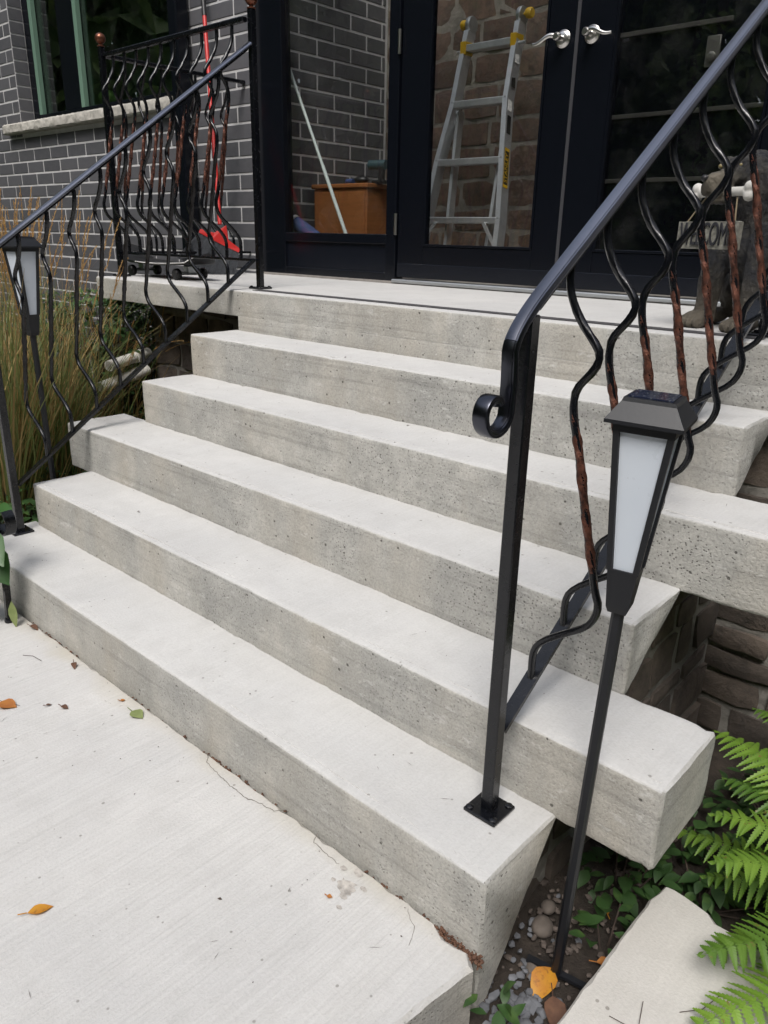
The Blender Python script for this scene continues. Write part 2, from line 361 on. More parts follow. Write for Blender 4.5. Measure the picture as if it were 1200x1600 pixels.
# ------------------------------------------------------------------ ground, walk
def ground_z(x, y):
    s = 1/(1+exp(-(x-.6)*3)); base = -.04*(1-s) - .17*s
    if y > 1.0 and x > 1: base -= .03
    return base
mb = MB(); xs = [-60,-30,-15,-8,-5.4] + [-5+.09*i for i in range(111)] + [6,8,15,30,60]; ys = [-60,-30,-15,-8,-4,-2.2] + [-1.6+.09*i for i in range(52)] + [4,8,15,30,60]
for y in ys:
    for x in xs:
        near = abs(x) < 5.5 and -2 < y < 3.2
        mb.v.append((x, y, ground_z(x, y) + (.022*nz(x,y,0,7)+.012*nz(x,y,3,19) if near else 0)))
nx = len(xs)
mb.f = [(j*nx+i, j*nx+i+1, (j+1)*nx+i+1, (j+1)*nx+i) for j in range(len(ys)-1) for i in range(nx-1)]; mb.mi = [0]*len(mb.f)
mb.build('ground', SOIL, smooth=180, kind='structure')

def slab(name, outline, z0, z1, mat, chamfer=.012, jit=.004, **kw):
    pts = []
    for i in range(len(outline)):
        a = Vector(outline[i]); b = Vector(outline[(i+1)%len(outline)]); L = (b-a).length; n = max(1, int(L/.025)) if L < 3.2 else 40
        for k in range(n): pts.append(a + (b-a)*(k/n))
    c = sum(pts, Vector((0,0)))/len(pts); P = []
    for i, q in enumerate(pts):
        t = (pts[(i+1)%len(pts)] - pts[i-1]).normalized(); nn = Vector((-t.y, t.x))
        P.append((q + nn*(jit*(nz(q.x,q.y,5,22)+.7*nz(q.x,q.y,9,60))), nn))
    m = len(P); mb = MB()
    mb.v += [(p.x, p.y, z0) for p, n in P]
    mb.v += [(p.x, p.y, z1 - chamfer*(.7+.6*abs(nz(p.x,p.y,2,30)))) for p, n in P]
    mb.v += [(p.x+n.x*chamfer*(.6+.9*abs(nz(p.x,p.y,2,25))), p.y+n.y*chamfer*(.6+.9*abs(nz(p.x,p.y,2,25))), z1) for p, n in P]
    for r in range(2): mb.f += [(r*m+i, r*m+(i+1)%m, (r+1)*m+(i+1)%m, (r+1)*m+i) for i in range(m)]
    mb.f += [tuple(2*m+i for i in range(m)), tuple(range(m-1,-1,-1))]; mb.mi = [0]*len(mb.f)
    return mb.build(name, mat, smooth=28, **kw)
walk = slab('walkway', [(-4,-5),(1.62,-5),(1.84,-1.1),(1.955,-.2),(1.982,-.035),(1.955,-.012),(1.90,-.020),(1.865,-.003),(-1.0,-.003),(-4,-.003)], -.16, 0.0, WALK, kind='structure')
slab('stepping_slab', [(2.130,-1.6),(3.6,-1.6),(3.6,.43),(2.60,.44),(2.275,.462),(2.255,.478),(2.17,.487),(2.149,.482),(2.140,.42)], -.14, -.06, PAVER, .008, .0035, kind='structure')

# crack lines along the walk by the first riser
def crack(pts, w, z=.0012):
    P = []
    for a, b in zip(pts[:-1], pts[1:]):
        n = max(2, int((Vector(b)-Vector(a)).length/.008))
        for k in range(n):
            q = Vector(a) + (Vector(b)-Vector(a))*(k/n); P.append(q + Vector((nz(q.x,q.y,1,70), nz(q.x,q.y,8,70)))*.006)
    P.append(Vector(pts[-1])); mb = MB()
    for i, q in enumerate(P):
        t = (P[min(i+1,len(P)-1)]-P[max(i-1,0)]).normalized(); n = Vector((-t.y,t.x))*w*(.5+.8*abs(nz(q.x,q.y,4,60)))
        mb.v += [(q.x+n.x, q.y+n.y, z), (q.x-n.x, q.y-n.y, z)]
    mb.f = [(2*i,2*i+1,2*i+3,2*i+2) for i in range(len(P)-1)]; mb.mi = [0]*len(mb.f)
    return mb.build('crack', CRACK, walk)
crack([(1.075,-.006),(1.105,-.030),(1.181,-.041),(1.28,-.046),(1.375,-.024),(1.395,-.004)], .0013)
crack([(1.505,-.006),(1.52,-.026),(1.56,-.033),(1.61,-.033)], .0011)
crack([(1.80,-.02),(1.845,-.05),(1.86,-.085)], .0007)
# dark seam and crumbs where the walk meets the riser
mb = MB()
for i in range(380):
    x = random.uniform(-.45, 1.98); near = x > 1.86
    if not near and nz(x, 0, 0, 3.0) < random.uniform(-.2, .5): continue
    y = -.004 - abs(random.gauss(0, .006)) + (random.uniform(-.012,.006) if near else 0); r = random.uniform(.0015, .004)
    mb.ico((x, y, -.004 + (0 if not near else random.uniform(-.008,.004)) + r*.4), (r*1.6, r, r*.7), 1, .3, Matrix.Rotation(random.random()*6, 3, 'Z'))
for i in range(160):
    x = random.uniform(1.86, 1.985); mb.ico((x, random.uniform(-.022,-.001), random.uniform(-.02,-.004)), (.005, .0025, .0025), 1, .3, Matrix.Rotation(random.random()*6, 3, 'Z'))
mb.build('crumbs', BLEAF, label='brown crumbs and dirt in the joint at the foot of the bottom step', cat='debris', kind='stuff')
# paw-shaped scar spalled into the walk
mb = MB()
for (dx, dy, rx, ry) in [(0,0,.024,.017),(-.036,.028,.008,.007),(-.006,.040,.013,.009),(.030,.018,.009,.006),(-.030,-.006,.006,.005),(.014,-.022,.010,.007),(.026,-.045,.007,.005)]:
    cx, cy = 1.665+dx*1.1, -.066+dy*1.1; n = 18
    ring = [(cx+rx*cos(2*pi*k/n)*(1+.55*nz(k,cx*40,0,1.3)), cy+ry*sin(2*pi*k/n)*(1+.55*nz(k,cy*40,4,1.3)), .0014) for k in range(n)]
    ring2 = [(cx+(x-cx)*.6, cy+(y-cy)*.6, .0011) for x, y, z in ring]
    mb.add(ring+ring2, [(k,(k+1)%n,n+(k+1)%n,n+k) for k in range(n)]+[tuple(n+k for k in range(n))])
mb.build('scar', plain('spalled_concrete', (.385,.36,.33), .95, 0, (90, .6, .003), .35, 70), walk)

# ------------------------------------------------------------------ concrete stairs
stairs = thing('concrete_stairs', 'pale grey cast concrete front stairs of five steps up to a long landing slab', 'stairs', (.75, 0, 0))
def prism(poly, x0, x1, nseg, seedv, groove=None, edge=.004):
    # poly: (y,z) cross-section, counter clockwise seen from +X, corner radius on every point
    pts = []
    for i, (py, pz, r) in enumerate(poly):
        p = Vector((py,pz)); a = (Vector(poly[i-1][:2])-p); b = (Vector(poly[(i+1)%len(poly)][:2])-p)
        ra = min(r, a.length*.4, b.length*.4)
        for k in range(4):
            t = k/3; q = p + a.normalized()*ra*(1-t)**2 + b.normalized()*ra*t**2; pts.append(q)
        nxt = Vector(poly[(i+1)%len(poly)][:2])
        if b.length > .06:
            m = int(b.length/.028)
            for k in range(1, m): pts.append(p + b*(k/m))
    m = len(pts); c = sum(pts, Vector((0,0)))/m; mb = MB()
    X = [x0, x0+.005] + [x0 + .02 + (x1-x0-.04)*i/nseg for i in range(nseg+1)] + [x1-.005, x1]
    for i, x in enumerate(X):
        ins = .006 if i in (0, len(X)-1) else 0
        for q in pts:
            d = (c-q).normalized(); j = edge*(nz(x, q.x, q.y+seedv, 14)*.7 + nz(x, q.x, q.y+seedv, 45)*.5) + .003*nz(x, q.x*.3, seedv, 1.7)
            corner = min((q-Vector(pp[:2])).length for pp in poly)
            if corner < .02: j += max(0, nz(x, seedv, 3, 28)-.22)*.012
            e = q + d*(ins*1.3 + j); xx = x + (.0022*nz(q.x*30, q.y*30, seedv) if ins else 0)
            mb.v.append((xx, e.x, e.y))
    for i in range(len(X)-1):
        for j in range(m): mb.f.append((i*m+j, i*m+(j+1)%m, (i+1)*m+(j+1)%m, (i+1)*m+j))
    mb.f += [tuple(range(m-1,-1,-1)), tuple((len(X)-1)*m+j for j in range(m))]; mb.mi = [0]*len(mb.f)
    return mb
R = .009
def lip(y0, z): return [(y0, z, R)]
L = {1:-.515, 2:-.461, 3:-.632, 4:-.425, 5:-.417}; RR = {1:1.972, 2:2.185, 3:1.977, 4:2.21, 5:1.984}
for k in range(1, 6):
    y0, y1, zt, zb = Y(k), Y(k+1)+.013, Z(k), Z(k)-H-.010
    top = [(y1, zt, .001), (y0, zt, R)]
    if k == 1: poly = top + [(y0, -.175, .006), (y0+.03, -.175, .006)]
    elif k in (3, 5): poly = top + [(y0, zb, .006), (y0+.012, zb, .006)]
    else: poly = top + [(y0, zb, .010), (y1, zb+.004, .012)]
    if k in (2, 4): poly[0] = (y1, zt, .012)
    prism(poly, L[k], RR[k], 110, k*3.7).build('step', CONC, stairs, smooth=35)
    # tooled margin line along the nosing
    mb = MB(); n = 120
    for i in range(n+1):
        x = L[k]+.015 + (RR[k]-L[k]-.03)*i/n; yy = y0 + .021 + .0016*nz(x, k, 0, 9); zz = zt + .0012 + .0
        mb.v += [(x, yy, zz-.003), (x, yy+.0025, zz), (x, yy+.005, zz-.003)]
    for i in range(n): mb.f += [(3*i,3*i+3,3*i+4,3*i+1),(3*i+1,3*i+4,3*i+5,3*i+2)]
    mb.mi = [0]*len(mb.f)
    mb.build('nosing_line', CONC, stairs, smooth=60)
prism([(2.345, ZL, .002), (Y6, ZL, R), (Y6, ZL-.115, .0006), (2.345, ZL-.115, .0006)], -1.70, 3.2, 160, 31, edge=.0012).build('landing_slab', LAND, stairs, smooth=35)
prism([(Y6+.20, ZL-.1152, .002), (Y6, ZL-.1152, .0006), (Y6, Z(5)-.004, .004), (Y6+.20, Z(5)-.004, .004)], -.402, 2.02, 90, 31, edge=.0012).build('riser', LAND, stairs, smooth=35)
mb = MB()
for i in range(101):
    x = -.36 + 2.25*i/100; yy = Y6+.085+.002*nz(x,0,0,2); mb.v += [(x, yy-.025, ZL+.0035), (x, yy+.025, ZL+.0035), (x, yy-.025, ZL-.002), (x, yy+.025, ZL-.002)]
mb.f = [(4*i,4*i+4,4*i+5,4*i+1) for i in range(100)] + [(4*i,4*i+2,4*i+6,4*i+4) for i in range(100)]; mb.mi = [0]*200
mb.build('grip_strip', plain('grip_tape', (.055,.053,.056), .9, 0, (400, .5, .001), .2, 90), stairs)

# ------------------------------------------------------------------ stone walls
def stone_piece(w, h, d, seedv):
    mb = MB(); nx_, nz_ = 3, 2; V = []
    bm = bmesh.new(); bmesh.ops.create_cube(bm, size=1); bmesh.ops.subdivide_edges(bm, edges=bm.edges[:], cuts=2, use_grid_fill=True)
    for v in bm.verts:
        p = v.co.copy(); ax = abs(p.x) > .49; az = abs(p.z) > .49; ay = p.y < -.49
        p.x *= w; p.y *= d; p.z *= h
        j = Vector((nz(p.x,p.y,p.z+seedv,9), nz(p.x+5,p.y,p.z+seedv,9), nz(p.x,p.y+5,p.z+seedv,9)))*.013
        if ay: j.y *= .8
        if ay and (ax or az): j.y += .006
        if ax and az: p.x *= .965; p.z *= .93
        v.co = p + j
    bm.verts.index_update(); mb.add([v.co for v in bm.verts], [[v.index for v in f.verts] for f in bm.faces]); bm.free(); return mb
def stone_wall(parent, name, x0, x1, z0, z1, mat, hrange, lrange, place, seedv, skip=None, depth=.10):
    # place: Matrix taking wall coords (x along, -y outward, z up) to the world; face at y = 0
    rnd = random.Random(seedv); w = MB()
    if skip: pf = [(x0,z0),(x1,z0),(x1,z1),(x1-.01,z1),(x0,Z1-.13+(x0-T)*.708)]
    else: pf = [(x0,z0),(x1,z0),(x1,z1),(x0,z1)]
    w.add([place @ Vector((a,y,b)) for y in (.012,.2) for a, b in pf], [tuple(range(len(pf))), tuple(range(2*len(pf)-1,len(pf)-1,-1))]+[(i,(i+1)%len(pf),len(pf)+(i+1)%len(pf),len(pf)+i) for i in range(len(pf))])
    bk = w.build(name, SMORTAR if mat is STONE else FMORTAR, parent)
    z = z0
    while z < z1-.03:
        h = min(rnd.uniform(*hrange), z1-z); x = x0 - rnd.uniform(0, .15)
        while x < x1:
            l = rnd.uniform(*lrange); a, b = max(x, x0), min(x+l, x1)
            if b-a > .05 and not (skip and skip((a+b)/2, z+h/2)):
                s = stone_piece(b-a-.026, h-.024, depth, rnd.random()*50)
                Mx = place @ Matrix.Translation(((a+b)/2, depth/2+(.0035 if mat is STONE else -.004)+rnd.uniform(-.003,.003)*(1 if mat is STONE else 3), z+h/2)) @ Matrix.Rotation(rnd.uniform(-.02,.02), 4, 'Y')
                s.v = [tuple(Mx @ Vector(v)) for v in s.v]; s.build('stone', mat, bk, smooth=50)
            x += l
        z += h
    return bk
found = thing('stone_foundation', 'rough dark brown stone foundation under the stairs and landing', 'foundation', (.75, 1.4, -.2))
ROT90 = Matrix.Rotation(radians(90), 4, 'Z')
def under(s, z):    # side walls stop under the sloping stair soffit
    return z > (Z1-.12) + (s-T)*.708
stone_wall(found, 'stair_side_wall', .10, 1.36, -.30, .92, DSTONE, (.07,.15), (.12,.28), Matrix.Translation((1.90,0,0)) @ ROT90, 3, under)
stone_wall(found, 'front_wall', 1.865, 3.1, -.30, .95, DSTONE, (.08,.16), (.13,.30), Matrix.Translation((0,1.345,0)), 4)
stone_wall(found, 'front_wall', -1.56, -.36, -.12, .955, DSTONE, (.12,.19), (.18,.36), Matrix.Translation((0,1.52,0)), 8)
mb = MB(); xa, xb = -.34, 1.885
mb.v = [(x, y, z) for x in (xa, xb) for y, z in ((.08,-.3),(1.5,-.3),(1.5,.9),(1.25,.86),(.25,.12),(.08,-.05))]
mb.f = [tuple(range(6)), tuple(range(11,5,-1))] + [(i,(i+1)%6,6+(i+1)%6,6+i) for i in range(6)]; mb.mi = [0]*len(mb.f)
mb.build('core_fill', SMORTAR, found)

# ------------------------------------------------------------------ house: brick facade, vestibule walls, window, roof
house = thing('brick_house', 'charcoal brick house front with pale mortar, a black framed window and an entrance vestibule', 'house', (-1.5, 2.4, 0))
BL, BC = .30, .0965
def brick_mesh(l, h, d=.10):
    return MB().box((-l/2, 0, -h/2), (l/2, d, h/2), .003).mesh('brick', BRICK)
BM = {}
def get_brick(l):
    k = round(l, 3)
    if k not in BM: BM[k] = brick_mesh(k, BC-.013)
    return BM[k]
def bricks(wall, place, x0, x1, z0, z1, offx, offz, hole, near, limit, depth=.1):
    items = []; r = math.floor((z0-offz)/BC)
    while offz + r*BC < z1:
        zc = offz + (r+.5)*BC; x = offx + (BL/2 if r % 2 else 0); x -= math.ceil((x-x0)/BL+1)*BL
        while x < x1:
            segs = [(max(x, x0), min(x+BL, x1))]
            if hole and hole[2] < zc < hole[3]:
                s2 = []
                for a, b in segs:
                    if a < hole[0]: s2.append((a, min(b, hole[0])))
                    if b > hole[1]: s2.append((max(a, hole[1]), b))
                segs = s2
            for a, b in segs:
                if b-a > .03: items.append((a+.0065, b-.0065, zc))
            x += BL
        r += 1
    items.sort(key=lambda i: near((i[0]+i[1])/2, i[2]))
    rest = MB()
    for n, (a, b, zc) in enumerate(items):
        loc = Vector(((a+b)/2, random.uniform(-.0015,.0015), zc)); Mx = place @ Matrix.Translation(loc)
        if n < limit:
            o = bpy.data.objects.new('brick', get_brick(b-a)); COL.objects.link(o); o.parent = wall; o.matrix_basis = Mx
        else: rest.box((-(b-a)/2, 0, -(BC-.013)/2), ((b-a)/2, .1, (BC-.013)/2), mat=Mx)
    if rest.f: rest.build('far_bricks', BRICK, wall, kind='stuff')
WX0, WX1, WZ0, WZ1 = -4.74, -2.38, 2.174, 3.7      # window opening
mb = MB(); ym = WALLY+.0035
for lo, hi in [((-7.5,ym,-.2),(WX0,ym+.3,4.4)), ((WX1,ym,-.2),(-1.575,ym+.3,4.4)), ((WX0,ym,-.2),(WX1,ym+.3,WZ0-.005)), ((WX0,ym,WZ1),(WX1,ym+.3,4.4)), ((2.80,ym,-.2),(6.0,ym+.3,4.4)), ((-1.575,ym,3.56),(2.80,ym+.14,3.74))]:
    mb.box(lo, hi)
fw = mb.build('front_wall', MORTAR, house)
bricks(fw, Matrix.Translation((0,WALLY,0)), -7.3, -1.577, -.1, 4.3, -4.867, 2.062, (WX0, WX1, WZ0-.087, WZ1), lambda x, z: abs(x+3.2)*.8 + abs(z-1.95)*1.35 + (9 if x < -5.35 else 0), 300)
# returned bricks of the left window jamb
for i in range(17):
    z = WZ0 + (i+.5)*BC
    if z > WZ1: break
    o = obj('brick', MB().box((0,0,-(BC-.013)/2), (.006,.115,(BC-.013)/2), .002).mesh('brick', BRICK), fw); o.matrix_basis = Matrix.Translation((WX0-.001, WALLY+.004, z))
r2 = MB()
for i in range(46):
    for j in range(12):
        x = 2.82+j*BL+(BL/2 if i%2 else 0); z = -.1+i*BC
        r2.box((x+.005, WALLY, z), (x+BL-.005, WALLY+.05, z+BC-.013))
r2.build('far_bricks', BRICK, fw, kind='stuff')
# vestibule: side wall of the same brick, stone back wall, floor, added glass ceiling
VX0, VX1, VY = -1.50, 2.72, 3.45
sw = MB().box((VX0-.2, DOORY+.04, .9), (VX0-.0035, VY+.1, 3.52)).build('side_wall', MORTAR, house)
bricks(sw, Matrix.Translation((VX0,0,0)) @ ROT90, DOORY+.05, VY, 1.05, 3.45, 2.66, 2.062+.03, None, lambda x, z: abs(z-1.9), 140)
MB().box((VX1, DOORY+.04, .9), (VX1+.2, VY+.1, 3.5)).build('side_wall', PLASTER, house)
MB().box((VX0-.2, DOORY-.02, .985), (VX1+.2, VY+.2, ZL+.012)).build('vestibule_floor', TILE, house)
MB().box((VX0-.2, WALLY+.145, 3.60), (VX1+.2, VY+.2, 3.608)).build('added_skylight', GLASS, house)  # unseen glass roof, added to let sky light into the vestibule
for x_ in (-1.5, -.45, .6, 1.65, 2.7): MB().box((x_-.025, WALLY+.145, 3.53), (x_+.025, VY+.2, 3.598), .003).build('added_skylight_bar', DFRAME, house)
bw = stone_wall(house, 'stone_wall', VX0, .16, 1.09, 3.49, STONE, (.13,.21), (.22,.44), Matrix.Translation((0,VY,0)), 21)
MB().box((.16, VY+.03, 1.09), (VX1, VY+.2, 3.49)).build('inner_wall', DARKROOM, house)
# inner dark entrance door with pale metal strips and a lock plate
idr = MB().box((.18, VY-.02, 1.09), (1.22, VY+.028, 3.2), .004).build('inner_door', DFRAME, house)
for z, a, b in [(2.375,.24,.86),(2.375,.94,1.16),(1.975,.24,1.16),(1.645,.24,1.16)]:
    MB().box((a, VY-.032, z-.011), (b, VY-.0205, z+.011), .002).build('metal_strip', plain('brushed_strip', (.085,.082,.075), .5, .3), idr)
pl = MB(); pl.box((.745, VY-.034, 2.17), (.815, VY-.0205, 2.31), .003); pl.lathe([(.001,0),(.022,0),(.022,.012),(.014,.016),(.001,.016)], (.780, VY-.034, 2.215), (0,-1,0), 16)
pl.build('lock_plate', plain('dull_nickel', (.22,.215,.20), .4, .6), idr, smooth=40)
# roof slabs, left open over the vestibule so its added glass gets sky
for lo, hi in (((-7.7,2.05,4.401),(-1.72,8,4.65)), ((2.94,2.05,4.401),(6.2,8,4.65)), ((-1.718,3.55,4.402),(2.938,8,4.648))): MB().box(lo, hi, .01).build('roof', DFRAME, house)
MB().box((VX0-.2, VY+.2, 3.49), (VX1+.2, VY+.35, 4.401)).build('upper_wall', MORTAR, house)
MB().box((-7.5, 6.5, -.2), (6.0, 6.8, 4.4)).build('rear_wall', DARKROOM, house)
MB().box((-7.5, 2.64, -.2), (-7.3, 6.5, 4.4)).build('end_wall', DARKROOM, house)
MB().box((5.8, 2.64, -.2), (6.0, 6.5, 4.4)).build('end_wall', DARKROOM, house)
# window
WY = WALLY+.125
fr = MB()
for lo, hi in [((WX0,WY,WZ0),(WX0+.10,WY+.09,WZ1)), ((WX1-.07,WY,WZ0),(WX1,WY+.09,WZ1)), ((WX0+.10,WY,WZ0),(WX1-.07,WY+.09,WZ0+.07)), ((WX0+.10,WY,WZ1-.07),(WX1-.07,WY+.09,WZ1)), ((-4.17,WY+.004,WZ0+.07),(-3.90,WY+.086,WZ1-.07))]: fr.box(lo, hi, .003)
win = fr.build('window', DFRAME, house)
for a, b in ((WX0+.10,-4.17), (-3.90,WX1-.07)):
    MB().box((a, WY+.045, WZ0+.07), (b, WY+.051, WZ1-.07)).build('pane', WGLASS, win)
    MB().box((a+.001, WY+.004, WZ0+.071), (a+.055, WY+.040, WZ1-.071)).build('jamb_liner', GJAMB, win)
MB().box((WX0-.05, WY+.5, WZ0-.3), (WX1+.05, WY+.52, WZ1+.3)).build('dark_room_backing', DARKROOM, house)  # dark sheet, its colour stands in for the unlit room behind the panes
# rough limestone sill
sb = MB(); nX = 120; prof = [(WY+.0,2.172),(WALLY-.055,2.168),(WALLY-.065,2.155),(WALLY-.066,2.125),(WALLY-.066,2.10),(WALLY-.055,2.088),(WY,2.088)]
for i in range(nX+1):
    x = -4.97 + 2.62*i/nX
    for j, (y, z) in enumerate(prof):
        k = .016*nz(x,y,z,26)+.008*nz(x,z,2,60) if 1 <= j <= 5 else 0
        sb.v.append((x, y-abs(k), z + (.004*nz(x,j,7,30) if j in (1,5) else 0)))
m_ = len(prof); sb.f = [(i*m_+j, i*m_+(j+1)%m_, (i+1)*m_+(j+1)%m_, (i+1)*m_+j) for i in range(nX) for j in range(m_)] + [tuple(range(m_-1,-1,-1)), tuple(nX*m_+j for j in range(m_))]; sb.mi = [0]*len(sb.f)
sb.build('window_sill', SILL, win, smooth=30)
# black downspout
ds = thing('downspout', 'tall black square downspout on the brick wall behind the landing railing', 'downspout', (-2.2, 2.27, 0))
MB().box((-2.245,2.215,.05),(-2.150,2.312,4.38),.008).build('pipe', DFRAME, ds)
for z in (.9, 3.0): MB().box((-2.262,2.208,z),(-2.133,2.3295,z+.03),.002).build('bracket', DFRAME, ds)

# ------------------------------------------------------------------ glazed entrance
ent = thing('glazed_entrance', 'black framed double glass doors with a glazed sidelight at the top of the stairs', 'doors', (.6, DOORY, ZL))
DT = 3.45; D0, D1 = DOORY, DOORY+.075
Zb = ZL+.006
side = MB()
for lo, hi in [((-1.57,D0,Zb),(-1.335,D1,DT)), ((-.485,D0,Zb),(-.412,D1,DT)), ((-1.335,D0,Zb),(-.485,D1,Zb+.05)), ((-1.335,D0,1.28),(-.485,D1,1.333)), ((-1.335,D0,DT-.08),(-.485,D1,DT))]: side.box(lo, hi, .004)
sl = side.build('sidelight', DFRAME, ent)
MB().box((-1.335,D0+.016,Zb+.05),(-.485,D0+.05,1.28)).build('panel', DPANEL, sl)
MB().box((-1.335,D0+.03,1.333),(-.485,D0+.036,DT-.08)).build('pane', GLASS, sl)
def leaf_door(x0, x1, stl, str_, hx, dirn):
    f = MB(); y0, y1 = D0+.012, D1-.010; zb = Zb+.028
    for lo, hi in [((x0,y0,zb),(x0+stl,y1,DT)), ((x1-str_,y0,zb),(x1,y1,DT)), ((x0+stl,y0,zb),(x1-str_,y1,1.275)), ((x0+stl,y0,DT-.12),(x1-str_,y1,DT))]: f.box(lo, hi, .004)
    d = f.build('door', DFRAME, ent)
    MB().box((x0+stl,y0+.02,1.275),(x1-str_,y0+.026,DT-.12)).build('pane', GLASS, d)
    b = MB()
    for lo, hi in [((x0+stl,y0-.004,1.275),(x0+stl+.012,y0+.018,DT-.12)),((x1-str_-.012,y0-.004,1.275),(x1-str_,y0+.018,DT-.12)),((x0+stl+.012,y0-.004,1.275),(x1-str_-.012,y0+.018,1.287))]: b.box(lo, hi, .002)
    b.build('glazing_bead', DFRAME, d)
    MB().box((x0+.004,y0-.006,zb+.002),(x1-.004,y0-.0005,zb+.075),.002).build('kick_rail', DPANEL, d)
    h = MB(); o = Vector((hx, y0, 2.15))
    h.lathe([(.001,0),(.036,0),(.036,.004),(.031,.008),(.029,.012),(.022,.014),(.012,.016),(.011,.045),(.017,.048),(.017,.062),(.012,.068),(.001,.068)], o, (0,-1,0), 24)
    path = [o+Vector((dirn*(.0+.118*t), -.055-.012*sin(t*pi*.9), -.002+.010*sin(t*pi*1.9)*(1-.2*t)-.012*t*t)) for t in [i/14 for i in range(15)]]
    h.sweep(path, [(.0055*cos(a), .0095*sin(a)) for a in [2*pi*k/8 for k in range(8)]], (0,-1,0), scale=lambda s: 1.1-.55*s)
    h.build('handle', NICKEL, d, smooth=50); return d
d1 = leaf_door(-.405, .6025, .185, .145, .535, -1); d2 = leaf_door(.6065, 1.615, .175, .175, .675, 1)
for z in (1.33, 2.2, 3.1):
    hg = MB(); hg.lathe([(.001,-.055),(.009,-.055),(.009,.055),(.001,.055)], (-.408, D0-.004, z+.055), (0,0,1), 10); hg.build('hinge', NICKEL, d1, smooth=50)
MB().box((-.41,D0-.03,Zb),(1.62,D1,Zb+.018),.004).build('threshold', ALUF, ent)
MB().box((.5955,D0+.008,Zb+.05),(.6115,D0+.0115,DT)).build('astragal', plain('seam_strip', (.05,.05,.055), .35), ent)
s2 = MB()
for lo, hi in [((1.622,D0,Zb),(1.74,D1,DT)), ((2.60,D0,Zb),(2.80,D1,DT)), ((1.74,D0,Zb),(2.60,D1,Zb+.05)), ((1.74,D0,1.28),(2.60,D1,1.333)), ((1.74,D0,DT-.08),(2.60,D1,DT))]: s2.box(lo, hi, .004)
sr = s2.build('sidelight', DFRAME, ent)
MB().box((1.74,D0+.016,Zb+.05),(2.60,D0+.05,1.28)).build('panel', DPANEL, sr)
MB().box((1.74,D0+.03,1.333),(2.60,D0+.036,DT-.08)).build('pane', GLASS, sr)
MB().box((-1.57,D0,DT+.002),(2.80,D1+.02,3.55),.003).build('head_frame', DFRAME, ent)

# ------------------------------------------------------------------ iron railings
PP = [(0,0),(.045,.002),(.085,.015),(.125,.038),(.165,.068),(.185,.074),(.212,.066),(.25,.040),(.275,.033),(.32,.036),(.39,.053),(.53,.081),(.65,.107),(.71,.120),(.738,.129),(.772,.126),(.805,.109),(.845,.062),(.882,.021),(.918,.001),(1,0)]
def picket_path(n=64):
    out = []
    for i in range(n+1):
        s = i/n
        for a in range(len(PP)-1):
            if PP[a][0] <= s <= PP[a+1][0]: break
        p0 = PP[max(a-1,0)]; p1 = PP[a]; p2 = PP[a+1]; p3 = PP[min(a+2,len(PP)-1)]; t = (s-p1[0])/(p2[0]-p1[0])
        m1 = (p2[1]-p0[1])/(p2[0]-p0[0])*(p2[0]-p1[0]); m2 = (p3[1]-p1[1])/(p3[0]-p1[0])*(p2[0]-p1[0])
        u = (2*t**3-3*t*t+1)*p1[1] + (t**3-2*t*t+t)*m1 + (-2*t**3+3*t*t)*p2[1] + (t**3-t*t)*m2
        out.append((s, u))
    return out
PATH = picket_path()
def rnd_sq(r, c=.35):
    q = r*(1-c); return [(r,-q),(r,q),(q,r),(-q,r),(-r,q),(-r,-q),(-q,-r),(q,-r)]
PIC = {}
def picket(parent, top, bot, outv, wrap_mat, rng):
    # the shared mesh lives in local coords: outward = +X, top at 0, length L
    Lk = round(top[2]-bot[2], 3); key = (Lk, wrap_mat.name)
    if key not in PIC:
        pts = [Vector((u, 0, -s*Lk)) for s, u in PATH]
        bar = MB().sweep(pts, rnd_sq(.0066), (0,1,0), twist=lambda s: 2.2*pi*max(0, min(1,(.30-s)/.22)))
        seg = [q for q, (s, u) in zip(pts, PATH) if .30 <= s <= .705]; fine = []
        for a, b in zip(seg[:-1], seg[1:]): fine += [a, (a+b)/2]
        fine.append(seg[-1])
        wr = MB().sweep(fine, [(.0098,0),(.006,.0062),(0,.0078),(-.006,.0062),(-.0098,0),(-.006,-.0062),(0,-.0078),(.006,-.0062)], (0,1,0), scale=lambda s: (.72+.28*min(1, 5*s, 5*(1-s)))*(1+.18*nz(s*17,Lk,0)), twist=lambda s: s*pi*4.6+.5*nz(s*9,3,Lk))
        PIC[key] = (bar.mesh('picket', IRON, 50), wr.mesh('wrap', wrap_mat, 60))
    o = bpy.data.objects.new('picket', PIC[key][0]); COL.objects.link(o); o.parent = parent
    ang = math.atan2(outv[1], outv[0]); o.location = Vector(top) - Vector(parent.location); o.rotation_euler = (0, 0, ang)
    w = bpy.data.objects.new('twisted_section', PIC[key][1]); COL.objects.link(w); w.parent = o
    return o
RAILP = [(-.024,-.010),(-.019,-.012),(.019,-.012),(.024,-.010),(.0255,-.004),(.024,-.001),(.0255,.002),(.022,.009),(.017,.0095),(.0165,.0115),(.008,.0135),(0,.014),(-.008,.0135),(-.0165,.0115),(-.017,.0095),(-.022,.009),(-.0255,.002),(-.024,-.001),(-.0255,-.004)]
RAILP = [(u*.58, w*.62) for u, w in RAILP]
def zrail(y): return 1.240 + .700*(y-.2)
def zbot(y): return .380 + .690*(y-.2)
